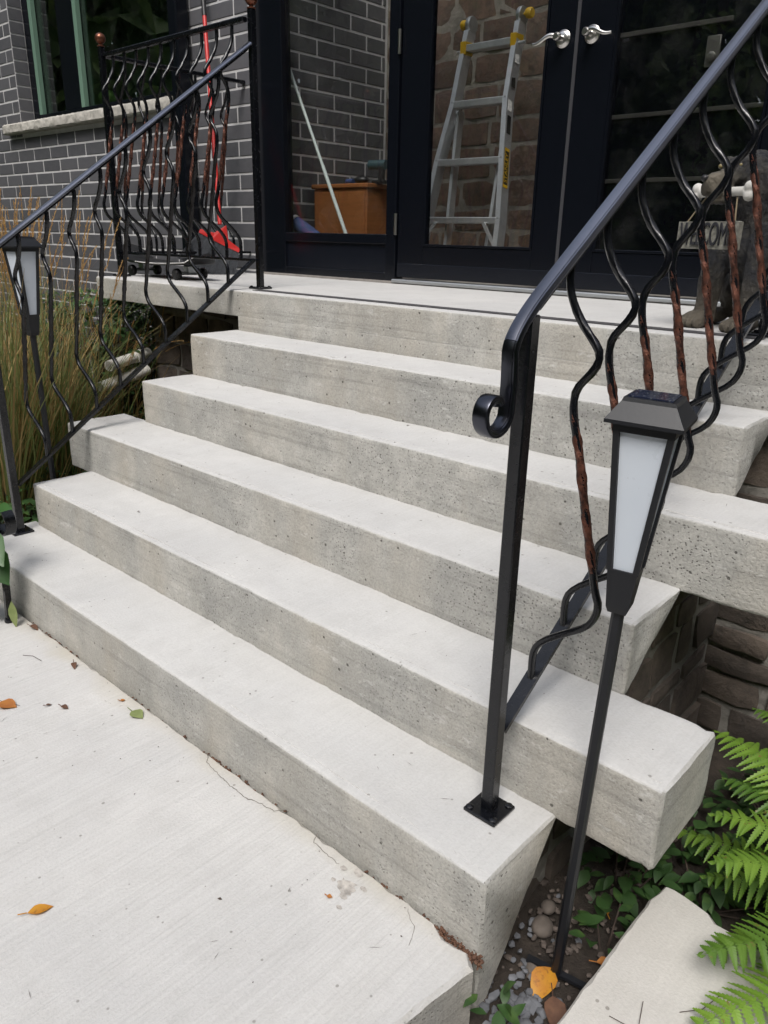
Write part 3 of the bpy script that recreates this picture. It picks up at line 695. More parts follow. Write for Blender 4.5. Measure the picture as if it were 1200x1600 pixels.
def post(parent, x, y, z0, z1, w=.0140, plate=.040, ball=False, bolts=True):
    MB().box((x-w,y-w,z0+.004),(x+w,y+w,z1),.0025).build('post', IRON, parent)
    bp = MB().box((x-plate,y-plate,z0+.001),(x+plate,y+plate,z0+.009),.002).build('base_plate', IRON, parent)
    for sx in (-1,1):
        for sy in (-1,1):
            MB().lathe([(.001,0),(.0085,0),(.0085,.003),(.004,.006),(.001,.006)], (x+sx*plate*.74, y+sy*plate*.74, z0+.0085), (0,0,1), 10).build('bolt', IRON, bp, smooth=50)
    if ball:
        MB().lathe([(.001,0),(.019,0),(.019,.005),(.010,.009),(.010,.014)]+[(max(.001,.027*sin(a)), .038-.027*cos(a)) for a in [pi*k/12 for k in range(2,13)]], (x,y,z1-.001), (0,0,1), 20).build('ball_finial', BALL, parent, smooth=50)
def handrail_path(x, ytop):
    p = [(ytop - (ytop-.20)*i/8, 0) for i in range(9)]; out = [Vector((x, y, zrail(y))) for y, _ in p]
    # roll over in front of the post, drop, then curl forward into a scroll
    a = Vector((x,.20,zrail(.20))); ctrl = [a, Vector((x,.120,zrail(.12)-.002)), Vector((x,.118,1.150))]
    for i in range(1, 10):
        t = i/9; out.append(ctrl[0]*(1-t)**2 + ctrl[1]*2*t*(1-t) + ctrl[2]*t*t)
    for z, y in [(1.125,.1195),(1.10,.121),(1.075,.121)]: out.append(Vector((x, y, z)))
    c = Vector((x,.076,1.052)); 
    for i in range(1, 27):
        t = i/26; ang = -t*pi*1.80; r = .043*(1-t)+.017*t
        cc = c + Vector((0, -.004*t, .004*t)); out.append(cc + Vector((0, r*cos(ang)+.002, r*sin(ang))))
    return out
def stair_rail(x, out, wrap, ypk, label, group):
    t = thing('stair_railing', label, 'railing', (x, .17, Z1), group)
    hp = handrail_path(x, 1.418)
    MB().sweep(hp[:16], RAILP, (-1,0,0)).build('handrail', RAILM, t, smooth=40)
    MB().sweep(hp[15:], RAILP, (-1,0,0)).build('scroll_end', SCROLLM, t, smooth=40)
    bp = [(x, .185+ (1.40-.185)*i/6, zbot(.185+(1.40-.185)*i/6)) for i in range(7)]
    MB().sweep(bp, [(-.0145,-.005),(.0145,-.005),(.0145,.005),(-.0145,.005)], (-1,0,0)).build('bottom_rail', IRON, t)
    MB().sweep([(x, q[1], zrail(q[1])-.0125) for q in bp], [(-.0095,-.004),(.0095,-.004),(.0095,.004),(-.0095,.004)], (-1,0,0)).build('under_rail', IRON, t)
    post(t, x, .17, Z1, zrail(.17)-.012)
    for y in ypk: picket(t, (x, y, zrail(y)-.018), (x, y, zbot(y)), (out, 0), wrap, random)
    return t
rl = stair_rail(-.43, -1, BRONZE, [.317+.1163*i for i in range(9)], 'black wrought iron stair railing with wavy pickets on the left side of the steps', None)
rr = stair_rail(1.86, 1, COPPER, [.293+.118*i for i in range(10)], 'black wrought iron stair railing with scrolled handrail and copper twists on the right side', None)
post(rl, -.43, 1.434, ZL, 2.225, .0140, .040, True)
post(rr, 1.86, 1.434, ZL, 2.225, .0140, .040, True)
# landing railing, left end of the slab
lr = thing('landing_railing', 'black wrought iron landing railing with copper twisted pickets and ball topped corner post', 'railing', (-1.64, 1.40, ZL))
post(lr, -1.64, 1.40, ZL, 2.225, .0140, .038, True)
TRZ, BRZ = 2.185, 1.205
MB().box((-1.626,1.394,TRZ-.010),(-.4445,1.424,TRZ+.010),.004).build('top_rail', IRON, lr)
MB().box((-1.626,1.400,BRZ-.007),(-.4445,1.418,BRZ+.007),.002).build('bottom_rail', IRON, lr)
for i in range(10): picket(lr, (-1.545+.112*i, 1.409, TRZ-.012), (0,0,BRZ), (0,-1), COPPER, random)
MB().box((-1.655,1.4145,TRZ-.010),(-1.625,2.332,TRZ+.010),.004).build('top_rail', IRON, lr)
MB().box((-1.649,1.4145,BRZ-.007),(-1.631,2.332,BRZ+.007),.002).build('bottom_rail', IRON, lr)
for i in range(7): picket(lr, (-1.64, 1.53+.112*i, TRZ-.012), (0,0,BRZ), (-1,0), COPPER, random)

# ------------------------------------------------------------------ solar stake lamps
def lamp(loc, label, tilt, Hp):
    t = thing('solar_lamp', label, 'lamp', (0,0,0), 'solar stake lamps beside the stairs')
    wb, wt, z0, z1, zc = .0195, .0465, Hp, Hp+.325, Hp+.072      # head: bottom / top half widths
    def hw(z): return wb + (wt-wb)*(z-z0)/(z1-z0)
    pb = .0105
    MB().sweep([(0,0,0),(0,0,.3),(0,0,Hp)], rnd_sq(pb,.5), (1,0,0)).build('pole', LAMPK, t)
    sp = MB(); sp.sweep([(0,0,.05),(0,0,-.10)], rnd_sq(.006), (1,0,0), scale=lambda s: 1-.8*s); sp.box((-.065,-.007,.006),(.065,.007,.014)); sp.box((.055,-.007,-.05),(.065,.007,.006)); sp.box((-.065,-.007,-.05),(-.055,.007,.006))
    sp.build('ground_spike', LAMPK, t)
    b = MB(); a0, a1 = hw(z0), hw(zc)
    b.v = [(sx*a,sy*a,z) for z, a in ((z0-.012,a0*.80),(z0,a0),(zc,a1)) for sx, sy in ((-1,-1),(1,-1),(1,1),(-1,1))]
    b.f = [(k*4+i,k*4+(i+1)%4,k*4+4+(i+1)%4,k*4+4+i) for k in range(2) for i in range(4)] + [(3,2,1,0),(8,9,10,11)]; b.mi = [0]*len(b.f)
    b.build('socket', LAMPK, t)
    fm = MB()
    for sx, sy in ((-1,-1),(1,-1),(1,1),(-1,1)):
        c0, c1 = hw(zc)-.0035, hw(z1)-.0035
        fm.sweep([(sx*c0,sy*c0,zc-.002),(sx*c1,sy*c1,z1)], [(.005,-.005),(.005,.005),(-.005,.005),(-.005,-.005)], (1,0,0))
    h1 = hw(z1); fm.box((-h1-.002,-h1-.002,z1-.012),(h1+.002,h1+.002,z1+.004)); fm.build('frame', LAMPK, t)
    for k in range(4):
        Mr = Matrix.Rotation(k*pi/2, 4, 'Z'); p = MB(); g = .005; A, B = hw(zc)-.004, hw(z1-.012)-.004
        v = [(-A+g,-A,zc),(A-g,-A,zc),(B-g,-B,z1-.012),(-B+g,-B,z1-.012)]; v += [(x,y+.003,z) for x,y,z in v]
        p.add([Mr @ Vector(q) for q in v], [(0,1,2,3),(7,6,5,4),(0,4,5,1),(1,5,6,2),(2,6,7,3),(3,7,4,0)]); p.build('opal_panel', LAMPW, t)
    cp = MB(); zz = z1+.002
    lv = [(zz,.0605),(zz+.006,.0605),(zz+.034,.042),(zz+.040,.040)]
    cp.v = [(sx*a,sy*a,z) for z, a in lv for sx, sy in ((-1,-1),(1,-1),(1,1),(-1,1))]
    cp.f = [(k*4+i,k*4+(i+1)%4,k*4+4+(i+1)%4,k*4+4+i) for k in range(3) for i in range(4)] + [(3,2,1,0),(12,13,14,15)]; cp.mi = [0]*len(cp.f)
    cap = cp.build('cap', LAMPK, t); MB().box((-.034,-.034,zz+.0402),(.034,.034,zz+.0425)).build('solar_cell', SOLAR, cap)
    t.location = loc; t.rotation_euler = tilt; return t
lamp((2.05,.185,-.16), 'black solar stake lamp with white tapered panels standing in front of the right railing', (radians(-.5), radians(1.6), radians(12)), .89)
lamp((-.62,.415,-.03), 'black solar stake lamp with white tapered panels among the grasses behind the left railing', (radians(0), radians(-1), radians(8)), .955)

# ------------------------------------------------------------------ things on the landing
def remesh(mb, name, mat, parent, vox, smooth_it=6, **kw):
    me = mb.mesh(name, mat); o = bpy.data.objects.new(name, me); COL.objects.link(o)
    m = o.modifiers.new('r', 'REMESH'); m.mode = 'VOXEL'; m.voxel_size = vox
    k = o.modifiers.new('s', 'SMOOTH'); k.iterations = smooth_it; k.factor = .5
    dg = bpy.context.evaluated_depsgraph_get(); nm = bpy.data.meshes.new_from_object(o.evaluated_get(dg)); bpy.data.objects.remove(o)
    nm.name = name; nm.polygons.foreach_set('use_smooth', [True]*len(nm.polygons)); nm.materials.clear(); nm.materials.append(mat)
    return obj(name, nm, parent, **kw)
dog = thing('dog_statue', 'weathered stone coloured dog statue holding a white bone and hanging sign, sitting on the landing', 'statue', (1.715, 1.52, ZL))
_f = Vector((-.35,-.94,0)).normalized(); _l = Vector((-_f.y, _f.x, 0)) ; O = Vector((1.715,1.52,ZL))
def dg_(a, b, z): return O + _f*a + _l*b + Vector((0,0,z))
RD = Matrix((_f, _l, Vector((0,0,1)))).transposed()
body = MB()
def ell(a, b, z, r, pitch=0): body.ico(dg_(a,b,z), r, 3, 0, RD @ Matrix.Rotation(pitch, 3, 'Y'))
def limb(pts):
    body.sweep([dg_(*p[:3]) for p in pts], [(cos(2*pi*k/12), sin(2*pi*k/12)) for k in range(12)], _l, scale=lambda s: pts[min(len(pts)-1, int(round(s*(len(pts)-1))))][3])
for sd_ in (-1, 1):
    limb([(-.035,sd_*.07,.30,.052),(-.02,sd_*.078,.22,.045),(-.005,sd_*.080,.13,.036),(0,sd_*.080,.07,.032),(.005,sd_*.080,.02,.035)])
    ell(.025, sd_*.082, .026, (.052,.042,.027))
    for j in (-1.5,-.5,.5,1.5): ell(.066-.007*abs(j), sd_*.082+j*.0215, .017, (.026,.0105,.019))
    ell(-.215, sd_*.105, .115, (.115,.062,.11), .3); ell(-.09, sd_*.135, .028, (.075,.036,.027))
ell(-.07, 0, .265, (.085,.105,.125)); ell(-.16, 0, .20, (.13,.115,.15), .5); ell(-.25, 0, .12, (.12,.12,.115)); ell(-.055, 0, .36, (.072,.078,.10), -.2)
HA = radians(24)
def hd(a, b, z): return (-.03 + (a+.03)*cos(HA) + b*sin(HA)*0 - 0, -(a+.03)*sin(HA) + b*cos(HA), z)
def eh(a, b, z, r, pitch=0):
    p = hd(a,b,z); body.ico(dg_(*p), r, 3, 0, RD @ Matrix.Rotation(-HA, 3, 'Z') @ Matrix.Rotation(pitch, 3, 'Y'))
eh(-.025,0,.448,(.070,.064,.058)); eh(.020,0,.455,(.040,.046,.036),.2); eh(.055,0,.428,(.050,.034,.030),.22); eh(.085,0,.418,(.036,.031,.028),.1); eh(.052,0,.372,(.050,.026,.012),.12); eh(-.04,0,.40,(.06,.07,.07))
for sd_ in (-1,1):
    eh(.078,sd_*.021,.403,(.036,.016,.028),.1); eh(.034,sd_*.031,.477,(.022,.017,.012),.3); eh(-.030,sd_*.070,.455,(.030,.016,.030)); eh(-.022,sd_*.080,.415,(.030,.012,.058),.18); eh(-.005,sd_*.045,.410,(.040,.025,.038))
bd = remesh(body, 'body', STAT, dog, .0042, 2)
cos_ = [v.co.copy() for v in bd.data.vertices]; nrm_ = [v.normal.copy() for v in bd.data.vertices]; flat = []     # carved fur
for p, n_ in zip(cos_, nrm_):
    k = (.0045*nz(p.x*70, p.y*70, p.z*22) + .0032*nz(p.x*140, p.y*140, p.z*46)) if p.z > ZL+.05 else 0
    q = p + n_*k; flat += [q.x, q.y, q.z]
bd.data.vertices.foreach_set('co', flat); bd.data.update()
MB().ico(dg_(*hd(.121,0,.428)), (.012,.012,.010), 2).build('nose', BLKP, dog, smooth=180)
for sd_ in (-1,1): MB().ico(dg_(*hd(.050,sd_*.038,.463)), .0075, 2).build('eye', plain('statue_eye', (.22,.18,.08), .3), dog, smooth=180)
bn = MB(); bc = hd(.062,0,.392)
def bp_(t, dz=0, da=0): 
    q = hd(.062+da, t, .392+dz); return dg_(*q)
bn.tube([bp_(-.085), bp_(-.04), bp_(.04), bp_(.09)], .0135, 12, n=(0,0,1))
for e in (-1,1):
    for dz in (-1,1): bn.ico(bp_(e*.102, dz*.012), .017, 2)
remesh(bn, 'bone', plain('bone_paint', (.58,.565,.53), .6, 0, None, .12, 40), dog, .0035, 4)
# hanging sign
sg = MB(); sc = dg_(.105, -.02, .272); nS = 14
for i in range(nS+1):
    for (yy, zz) in ((-.010,-.038),(-.010,.038),(.010,.038),(.010,-.038)):
        x = -.108 + .216*i/nS; e = 1 if 0 < i < nS else .985
        q = Vector((x + .004*nz(zz*60,i,1), yy, zz*e + .003*nz(x*40,zz,3)))
        sg.v.append(tuple(sc + _l*q.x + _f*(-q.y) + Vector((0,0,q.z))))
for i in range(nS):
    for j in range(4): sg.f.append((i*4+j, i*4+(j+1)%4, i*4+4+(j+1)%4, i*4+4+j))
sg.f += [(3,2,1,0), tuple(nS*4+j for j in range(4))]; sg.mi = [0]*len(sg.f)
sgn = sg.build('welcome_sign', plain('sign_wood', (.21,.205,.175), .85, 0, (70, .8, .006), .45, 45), dog)
tm = text_mesh('WELCOME', .052, .002, .95); tm.materials.append(plain('sign_letters', (.02,.021,.026), .7))
lt = obj('lettering', tm, sgn); Mt = Matrix((_l, Vector((0,0,1)), _f)).transposed().to_4x4(); Mt.translation = sc + _f*.0125
lt.matrix_basis = Mt @ Matrix.Diagonal((.80, 1.75, 1, 1))
for e in (-1,1):
    MB().tube([bp_(e*.06,-.012), sc + _l*(e*.085) + Vector((0,0,.037))], .0022, 6).build('cord', plain('cord', (.20,.16,.10), .9), dog)

# broom leaning on the wall
br = thing('broom', 'red handled broom with grey bristles leaning against the brick wall behind the landing railing', 'broom', (-1.60,2.08,ZL))
h0, h1 = Vector((-1.585,2.06,1.37)), Vector((-2.00,2.315,2.86))
sp_ = h0 + (h1-h0)*.80
MB().tube([h0, sp_], .0125, 10).build('handle', RED, br, smooth=60); MB().tube([sp_, h1], .0145, 10).build('grip', BLKP, br, smooth=60)
hd_ = MB(); ax = Vector((.45,.75,-.42)).normalized(); ux = Vector((.20,.30,.90)); ux = (ux - ax*ux.dot(ax)).normalized(); fx = ax.cross(ux).normalized(); bc = Vector((-1.575,2.045,1.275))
Mh = Matrix((ax, fx, ux)).transposed().to_4x4(); Mh.translation = bc
hv = []
for x, z0_, z1_ in ((-.13,-.012,.012),(-.045,-.015,.028),(0,-.015,.10),(.045,-.015,.028),(.13,-.012,.012)):
    hv += [(x,-.022,z0_),(x,.022,z0_),(x,.014,z1_),(x,-.014,z1_)]
hf = [(i*4+j,i*4+(j+1)%4,i*4+4+(j+1)%4,i*4+4+j) for i in range(4) for j in range(4)] + [(3,2,1,0),(16,17,18,19)]
hd_.add([Mh @ Vector(v) for v in hv], hf); hd_.build('head', RED, br)
bs = MB()
for i in range(900):
    x = random.uniform(-.13,.13); y = random.uniform(-.02,.02); fl = 1.45; l = .19 + .02*random.random()
    a = Mh @ Vector((x,y,-.012)); b = Mh @ Vector((x*fl+random.gauss(0,.004), y*1.5+random.gauss(0,.004), -l)); b.z = max(b.z, ZL+.004); d = (ax*.0016)
    bs.add([a-d, a+d, b+d, b-d], [(0,1,2,3)])
bs.build('bristles', GREYB, br, kind='stuff')

# skateboard lying on the landing
sk = thing('skateboard', 'black longboard style skateboard with pale edge lying on the landing behind the railing', 'skateboard', (-1.30,1.70,ZL))
Ms = Matrix.Translation((-1.45,1.575,ZL)) @ Matrix.Rotation(radians(-4), 4, 'Z')
dk = MB(); n = 30; LB = .46
for i in range(n+1):
    s_ = -1 + 2*i/n; w = .105*sqrt(max(.0, 1-abs(s_)**5))+.004; zz = .098 - .022*(1-s_*s_) + .075*max(0,-s_-.72)/.28 + .04*max(0,s_-.8)/.2
    for (y, dz) in ((-w,.006),(w,.006),(w*.98,-.006),(-w*.98,-.006)): dk.v.append(tuple(Ms @ Vector((s_*LB, y, zz+dz))))
dk.f = [(i*4+j,i*4+(j+1)%4,i*4+4+(j+1)%4,i*4+4+j) for i in range(n) for j in range(4)] + [(3,2,1,0), tuple(n*4+j for j in range(4))]; dk.mi = [0]*len(dk.f)
deck = dk.build('deck', BLKP, sk, smooth=40)
ed = MB()
for s2_ in (1,):
    pts = []
    for i in range(10, n):
        s_ = -1+2*i/n; w = .105*sqrt(max(0,1-abs(s_)**5))+.006; zz = .098-.022*(1-s_*s_)+.04*max(0,s_-.8)/.2; pts.append(Ms @ Vector((s_*LB, -w, zz+.004)))
    ed.tube(pts, .0032, 6, n=(0,0,1))
ed.build('edge_strip', WHITE, deck, smooth=60)
for x in (-.26,.26):
    tk = MB(); tk.tube([Ms @ Vector((x,-.07,.034)), Ms @ Vector((x,.07,.034))], .009, 8); tk.box((x-.03,-.025,.036),(x+.03,.025,.072),.003,Ms); tk.build('truck', ALUF, sk)
    for y in (-.08,.08):
        MB().lathe([(.006,-.016),(.026,-.016),(.030,-.010),(.030,.010),(.026,.016),(.006,.016)], Ms @ Vector((x,y,.0305)), Ms.to_3x3() @ Vector((0,1,0)), 16).build('wheel', BLKP, sk, smooth=40)

# ------------------------------------------------------------------ inside the vestibule
VF = ZL+.013
def lp(x, z, off=0): return Vector((x, 2.86+.243*(z-1.1)+off, z))
ld = thing('step_ladder', 'folding aluminium ladder with yellow hinge knobs leaning on the stone wall inside the glass door', 'ladder', (-.4,2.86,VF))
xl = [(VF,-.665),(1.416,-.653),(1.746,-.640),(2.06,-.600),(2.37,-.595),(2.46,-.592)]; xr_ = [(VF,-.075),(1.42,-.110),(1.745,-.168),(2.06,-.222),(2.37,-.236),(2.46,-.240)]
for pts, nm in ((xl,'l'),(xr_,'r')):
    MB().sweep([lp(x,z) for z,x in pts], [(-.016,-.036),(.016,-.036),(.016,.036),(-.016,.036)], (1,0,0)).build('side_rail', ALU, ld)
def ix(pts, z):
    for (a,xa),(b,xb) in zip(pts[:-1],pts[1:]):
        if a <= z <= b: return xa+(xb-xa)*(z-a)/(b-a)
for z in (1.42,1.745,2.065,2.37):
    a, b = ix(xl,z)+.012, ix(xr_,z)-.012; y = lp(0,z).y
    MB().box((a,y-.036,z-.018),(b,y+.034,z+.018),.004).build('rung', ALU, ld)
    for x in (a-.012,b+.012):
        for dz in (-.012,.014): MB().lathe([(.001,0),(.006,0),(.005,.004),(.001,.005)], (x,y-.034,z+dz), (0,-1,0), 8).build('rivet', ALUF, ld)
# inner legs splitting off below the second rung, diagonal braces
for (xa,xb) in ((-.590,-.500),(-.235,-.205)):
    MB().sweep([lp(xa,2.04,.045), lp(xb,VF,.075)], [(-.010,-.026),(.010,-.026),(.010,.026),(-.010,.026)], (1,0,0)).build('inner_leg', ALU, ld)
for (a, b) in ((lp(-.655,1.28,-.03), lp(-.555,1.405,-.04)), (lp(-.10,1.28,-.03), lp(-.20,1.405,-.04))):
    MB().sweep([a,b], [(-.004,-.010),(.004,-.010),(.004,.010),(-.004,.010)], (0,1,0)).build('brace', ALU, ld)
for x, s_ in ((-.590,-1),(-.240,1)):
    hg = MB(); c = lp(x,2.50); hg.lathe([(.001,-.014),(.044,-.014),(.046,-.006),(.046,.006),(.044,.014),(.001,.014)], c, (1,0,0), 20); hg.box((x-.012,c.y-.034,2.43),(x+.012,c.y+.034,2.50),.003); hg.build('hinge', ALUF, ld, smooth=40)
    MB().lathe([(.008,.012),(.008,.03),(.024,.032),(.027,.040),(.027,.062),(.023,.068),(.001,.068)], c+Vector((0,0,.005)), (s_,0,0), 18).build('hinge_knob', YEL, ld, smooth=40)
    z = 2.37; y = lp(0,z).y; MB().box((x-.020,y-.044,z-.035),(x+.020,y+.036,z+.035),.004).build('lock_clip', YEL, ld)
    MB().tube([Vector((x+s_*.016,y-.01,z-.012)), Vector((x+s_*.062,y-.01,z-.012))], .009, 10).build('lock_pin', ALUF, ld, smooth=60)
st = MB(); Mq = Matrix.Translation((ix(xr_,1.70)+.0172, lp(0,1.70).y-.004, 1.70))
tiltx = Matrix.Rotation(-math.atan(.243), 4, 'X'); tilty = Matrix.Rotation(math.atan(-.175), 4, 'Y')
Mq = Mq @ tilty @ tiltx
st.box((0,-.022,-.11),(.0012,.022,.11),mat=Mq); stk = st.build('sticker', BLKP, ld)
st = MB()
for lo, hi in (((.0013,-.022,.093),(.0020,.022,.11)),((.0013,-.022,-.11),(.0020,.022,-.093)),((.0013,-.022,-.0925),(.0020,-.0195,.0925)),((.0013,.0195,-.0925),(.0020,.022,.0925))): st.box(lo, hi, mat=Mq)
st.build('sticker_border', YEL, stk)
tm = text_mesh('STANLEY', .040, .0004, 1.0); tm.materials.append(YEL); lt = obj('lettering', tm, stk)
lt.matrix_basis = Mq @ Matrix(((0,0,1,.0018),(0,-1,0,0),(1,0,0,0),(0,0,0,1))) @ Matrix.Rotation(0,4,'Z')
lt.matrix_basis = Mq @ Matrix(((0,0,1,.0018),(-1*0,-1,0,0),(1,0,0,0),(0,0,0,1)))
for k, (z, hgt) in enumerate(((1.93,.05),(2.03,.03),(2.16,.035),(2.28,.03))):
    Mk = Matrix.Translation((ix(xr_,z)+.0172, lp(0,z).y-.004, z)) @ tilty @ tiltx
    MB().box((0,-.018,-hgt),(.0012,.018,hgt), mat=Mk).build('sticker', (BLKP if k % 2 == 0 else WHITE), ld)
# cabinet, tools, pole and roll
cb = thing('wooden_cabinet', 'orange brown wooden cabinet against the brick wall behind the sidelight glass', 'cabinet', (-1.2,2.85,VF))
MB().box((-1.445,2.72,VF+.002),(-.965,3.02,1.600),.004).build('body', WOOD, cb); MB().box((-1.46,2.705,1.6005),(-.95,3.03,1.628),.006).build('top', WOOD, cb)
MB().box((-1.43,2.712,VF+.05),(-1.21,2.7195,1.58),.003).build('door', WOOD, cb); MB().box((-1.20,2.712,VF+.05),(-.98,2.7195,1.58),.003).build('door', WOOD, cb)
tl = thing('power_drill', 'dark cordless drill lying on the wooden cabinet', 'drill', (-1.0,2.85,1.629))
q = MB(); q.tube([(-1.02,2.80,1.735),(-.90,2.82,1.735)], .028, 12); q.build('motor_body', plain('drill_teal', (.02,.05,.06), .5), tl, smooth=60); MB().sweep([(-.93,2.815,1.72),(-.935,2.815,1.645)], rnd_sq(.018), (1,0,0)).build('grip', BLKP, tl); MB().box((-.99,2.78,1.6285),(-.89,2.85,1.648),.005).build('battery', BLKP, tl)
q = MB(); q.tube([(-1.22,2.80,1.645),(-1.16,2.80,1.645)], .017, 12); q.build('tape_roll', BLUE, label='small blue roll lying on the wooden cabinet', cat='tape', smooth=50)
q = MB(); q.ico((-1.11,2.82,1.652), (.055,.04,.023), 2, .12); q.build('tool_bag', BLKP, label='small black pouch lying on the wooden cabinet beside the drill', cat='pouch', smooth=60)
pw = thing('extension_pole', 'pale extension pole leaning inside the sidelight glass', 'pole', (-1.0,2.56,1.3))
MB().tube([(-.885,2.58,VF+.005),(-1.19,2.56,1.72)], .0115, 10).build('lower_tube', POLE, pw, smooth=60); MB().tube([(-1.19,2.56,1.72),(-1.487,2.54,2.325)], .0095, 10).build('upper_tube', POLE, pw, smooth=60)
rb = thing('rolled_bag', 'rolled white and blue bag standing inside the sidelight glass', 'bag', (-1.36,2.5,VF))
q = MB(); q.tube([(-1.40,2.52,1.39),(-1.08,2.56,1.22)], .042, 16); q.build('roll', BLUE, rb, smooth=50)
q = MB()
for r_ in (.043,.033,.022,.011): q.lathe([(r_,0),(r_,.02),(r_-.006,.02),(r_-.006,0)], (-1.405,2.519,1.3925), (-.88,-.1,.46), 18)
q.build('lining', WHITE, rb, smooth=50)
q = MB()
for i in range(9): q.ico((-3.72+random.uniform(-.08,.08), WY+.12+random.uniform(0,.05), WZ0+.09+random.uniform(0,.06)), (.06,.03,.045), 2, .2)
q.build('crumpled_cloth', CLOTH, label='crumpled olive green cloth behind the window pane above the sill', cat='cloth', smooth=120)
MB().box((WX0+.1,WY+.092,WZ0-.02),(WX1-.07,WY+.30,WZ0+.045),.004).build('inner_ledge', DARKROOM, house)

# ------------------------------------------------------------------ garden, left side
for k, (a, b, lb) in enumerate([((-1.425,1.15,.615),(-1.545,1.47,.645),'upper white plastic drain pipe sloping from the stone wall into the grasses'), ((-1.448,1.10,.500),(-1.50,1.43,.555),'lower white plastic drain pipe sloping from the stone wall into the grasses')]):
    t = thing('drain_pipe', lb, 'pipe', a, 'white drain pipes beside the steps'); A, B = Vector(a), Vector(b)
    w = MB(); d = (B-A).normalized()
    w.lathe([(.024,0),(.030,0),(.030,(B-A).length),(.024,(B-A).length),(.024,.0)], A, d, 16); w.build('tube', WHITEP, t, smooth=40)
    w = MB(); w.lathe([(.031,.22),(.035,.22),(.035,.28),(.031,.28)], A, d, 16); w.build('collar', WHITEP, t, smooth=40)
def strip(mb, base, d, L_, bend, w, seg=5, grav=1.0):
    p = Vector(base); dr = Vector(d).normalized(); side = dr.cross(Vector((0,0,1)))
    side = side.normalized() if side.length > .01 else Vector((1,0,0)); o = len(mb.v)
    for i in range(seg+1):
        t = i/seg; ww = w*(1-t**2.2)*.5+.0004; mb.v += [tuple(p+side*ww), tuple(p-side*ww)]
        if i < seg: p = p + dr*(L_/seg); dr = (dr + Vector((bend[0],bend[1],-grav*.16*(t+.25)))).normalized()
    for i in range(seg): mb.f.append((o+2*i,o+2*i+1,o+2*i+3,o+2*i+2)); mb.mi.append(mb.cur)
    return p, dr
def grass_clump(x, y, hgt, nb, npl, label, lean=(0,0), arch=1.0):
    t = thing('ornamental_grass', label, 'grass', (x,y,ground_z(x,y)), 'ornamental grasses left of the steps'); z = ground_z(x,y)-.01
    b = MB(); b2 = MB(); pl_ = MB()
    for i in range(nb):
        a = random.random()*2*pi; r = abs(random.gauss(0,.09)); sp = random.uniform(.06,.5)
        strip(b if random.random() < .62 else b2, (x+r*cos(a), y+r*sin(a), z), (cos(a)*sp+lean[0], sin(a)*sp+lean[1], 1), hgt*random.uniform(.45,.95), (random.gauss(0,.03),random.gauss(0,.03)), random.uniform(.004,.009), 6, random.uniform(.6,2.3)*arch)
    for i in range(npl):
        a = random.random()*2*pi; r = abs(random.gauss(0,.07)); sp = random.uniform(.02,.30)
        p, d = strip(b2, (x+r*cos(a), y+r*sin(a), z), (cos(a)*sp+lean[0], sin(a)*sp+lean[1], 1), hgt*random.uniform(.75,.98), (0,0), .0035, 6, random.uniform(.2,.9)*arch)
        LP = random.uniform(.20,.32)
        for k in range(95):
            q = p + d*(LP*k/95); dd = Vector((random.gauss(0,.5),random.gauss(0,.5),random.gauss(.2,.4))) + d*1.6
            q = q - Vector((0,0,.05*(k/95)**2)); sd2 = Vector((random.gauss(0,1),random.gauss(0,1),random.gauss(0,1))).normalized()*.0023; e = q + dd.normalized()*random.uniform(.012,.028)*(1-.6*k/95)
            pl_.add([q-sd2, q+sd2, e], [(0,1,2)])
    b.build('blades', BLADE, t, kind='stuff'); b2.build('stalks', STRAW, t, kind='stuff'); pl_.build('plumes', PLUME, t, kind='stuff')
def leaf_shape(mb, base, d, up, L_, W, fold=.18, curl=.15, tip=1.0):
    d = Vector(d).normalized(); up = Vector(up); s = d.cross(up).normalized(); u = s.cross(d).normalized(); o = len(mb.v)
    prof = [(0,.0),(.12,.42),(.3,.92),(.48,1.0),(.68,.74),(.86,.34),(1,.0)]
    for t, w in prof:
        c = Vector(base) + d*(L_*t) - u*(curl*L_*t*t); mb.v += [tuple(c - s*(W*.5*w) + u*(fold*W*w*.5)), tuple(c), tuple(c + s*(W*.5*w) + u*(fold*W*w*.5))]
    for i in range(len(prof)-1):
        a = o+3*i; mb.f += [(a,a+3,a+4,a+1),(a+1,a+4,a+5,a+2)]; mb.mi += [mb.cur]*2
def leafy(x, y, z, R_, Hh, n, Lr, mat, name, label, cat, group, parts=('foliage','stem'), kind=None):
    t = thing(name, label, cat, (x,y,z), group); f = MB(); st = MB()
    for i in range(n):
        a = random.random()*2*pi; r = R_*sqrt(random.random()); h = Hh*random.random()**.7; px, py = x+r*cos(a), y+r*sin(a)
        L_ = random.uniform(*Lr); leaf_shape(f, (px,py,z+h), (cos(a)+random.gauss(0,.6), sin(a)+random.gauss(0,.6), random.gauss(.05,.35)), (0,0,1), L_, L_*random.uniform(.4,.62), random.uniform(.05,.3), random.uniform(.1,.4))
        if i % 5 == 0: st.tube([(x+(px-x)*.3,y+(py-y)*.3,z-.02),(px,py,z+h)], .002, 4)
    f.build(parts[0], mat, t, smooth=60); st.build(parts[1], TWIG, t); return t
spots = [(-1.02,.33,1.42,'tall tan plumed grass clump nearest the left picture edge behind the lamp',(-.05,.0)), (-1.22,.66,1.36,'tall tan plumed grass clump between the lamp and the drain pipes',(0,.0)), (-1.55,.55,1.45,'tall tan plumed grass clump farthest from the steps beside the brick wall',(0,0)), (-1.66,1.28,.92,'lower arching grass clump beside the left end of the landing slab',(.16,-.10))]
for i, (x, y, hh, lb, ln) in enumerate(spots): grass_clump(x, y, hh, 520 if i != 3 else 200, 62 if i != 3 else 36, lb, ln, 1.0 if i != 3 else 2.6)
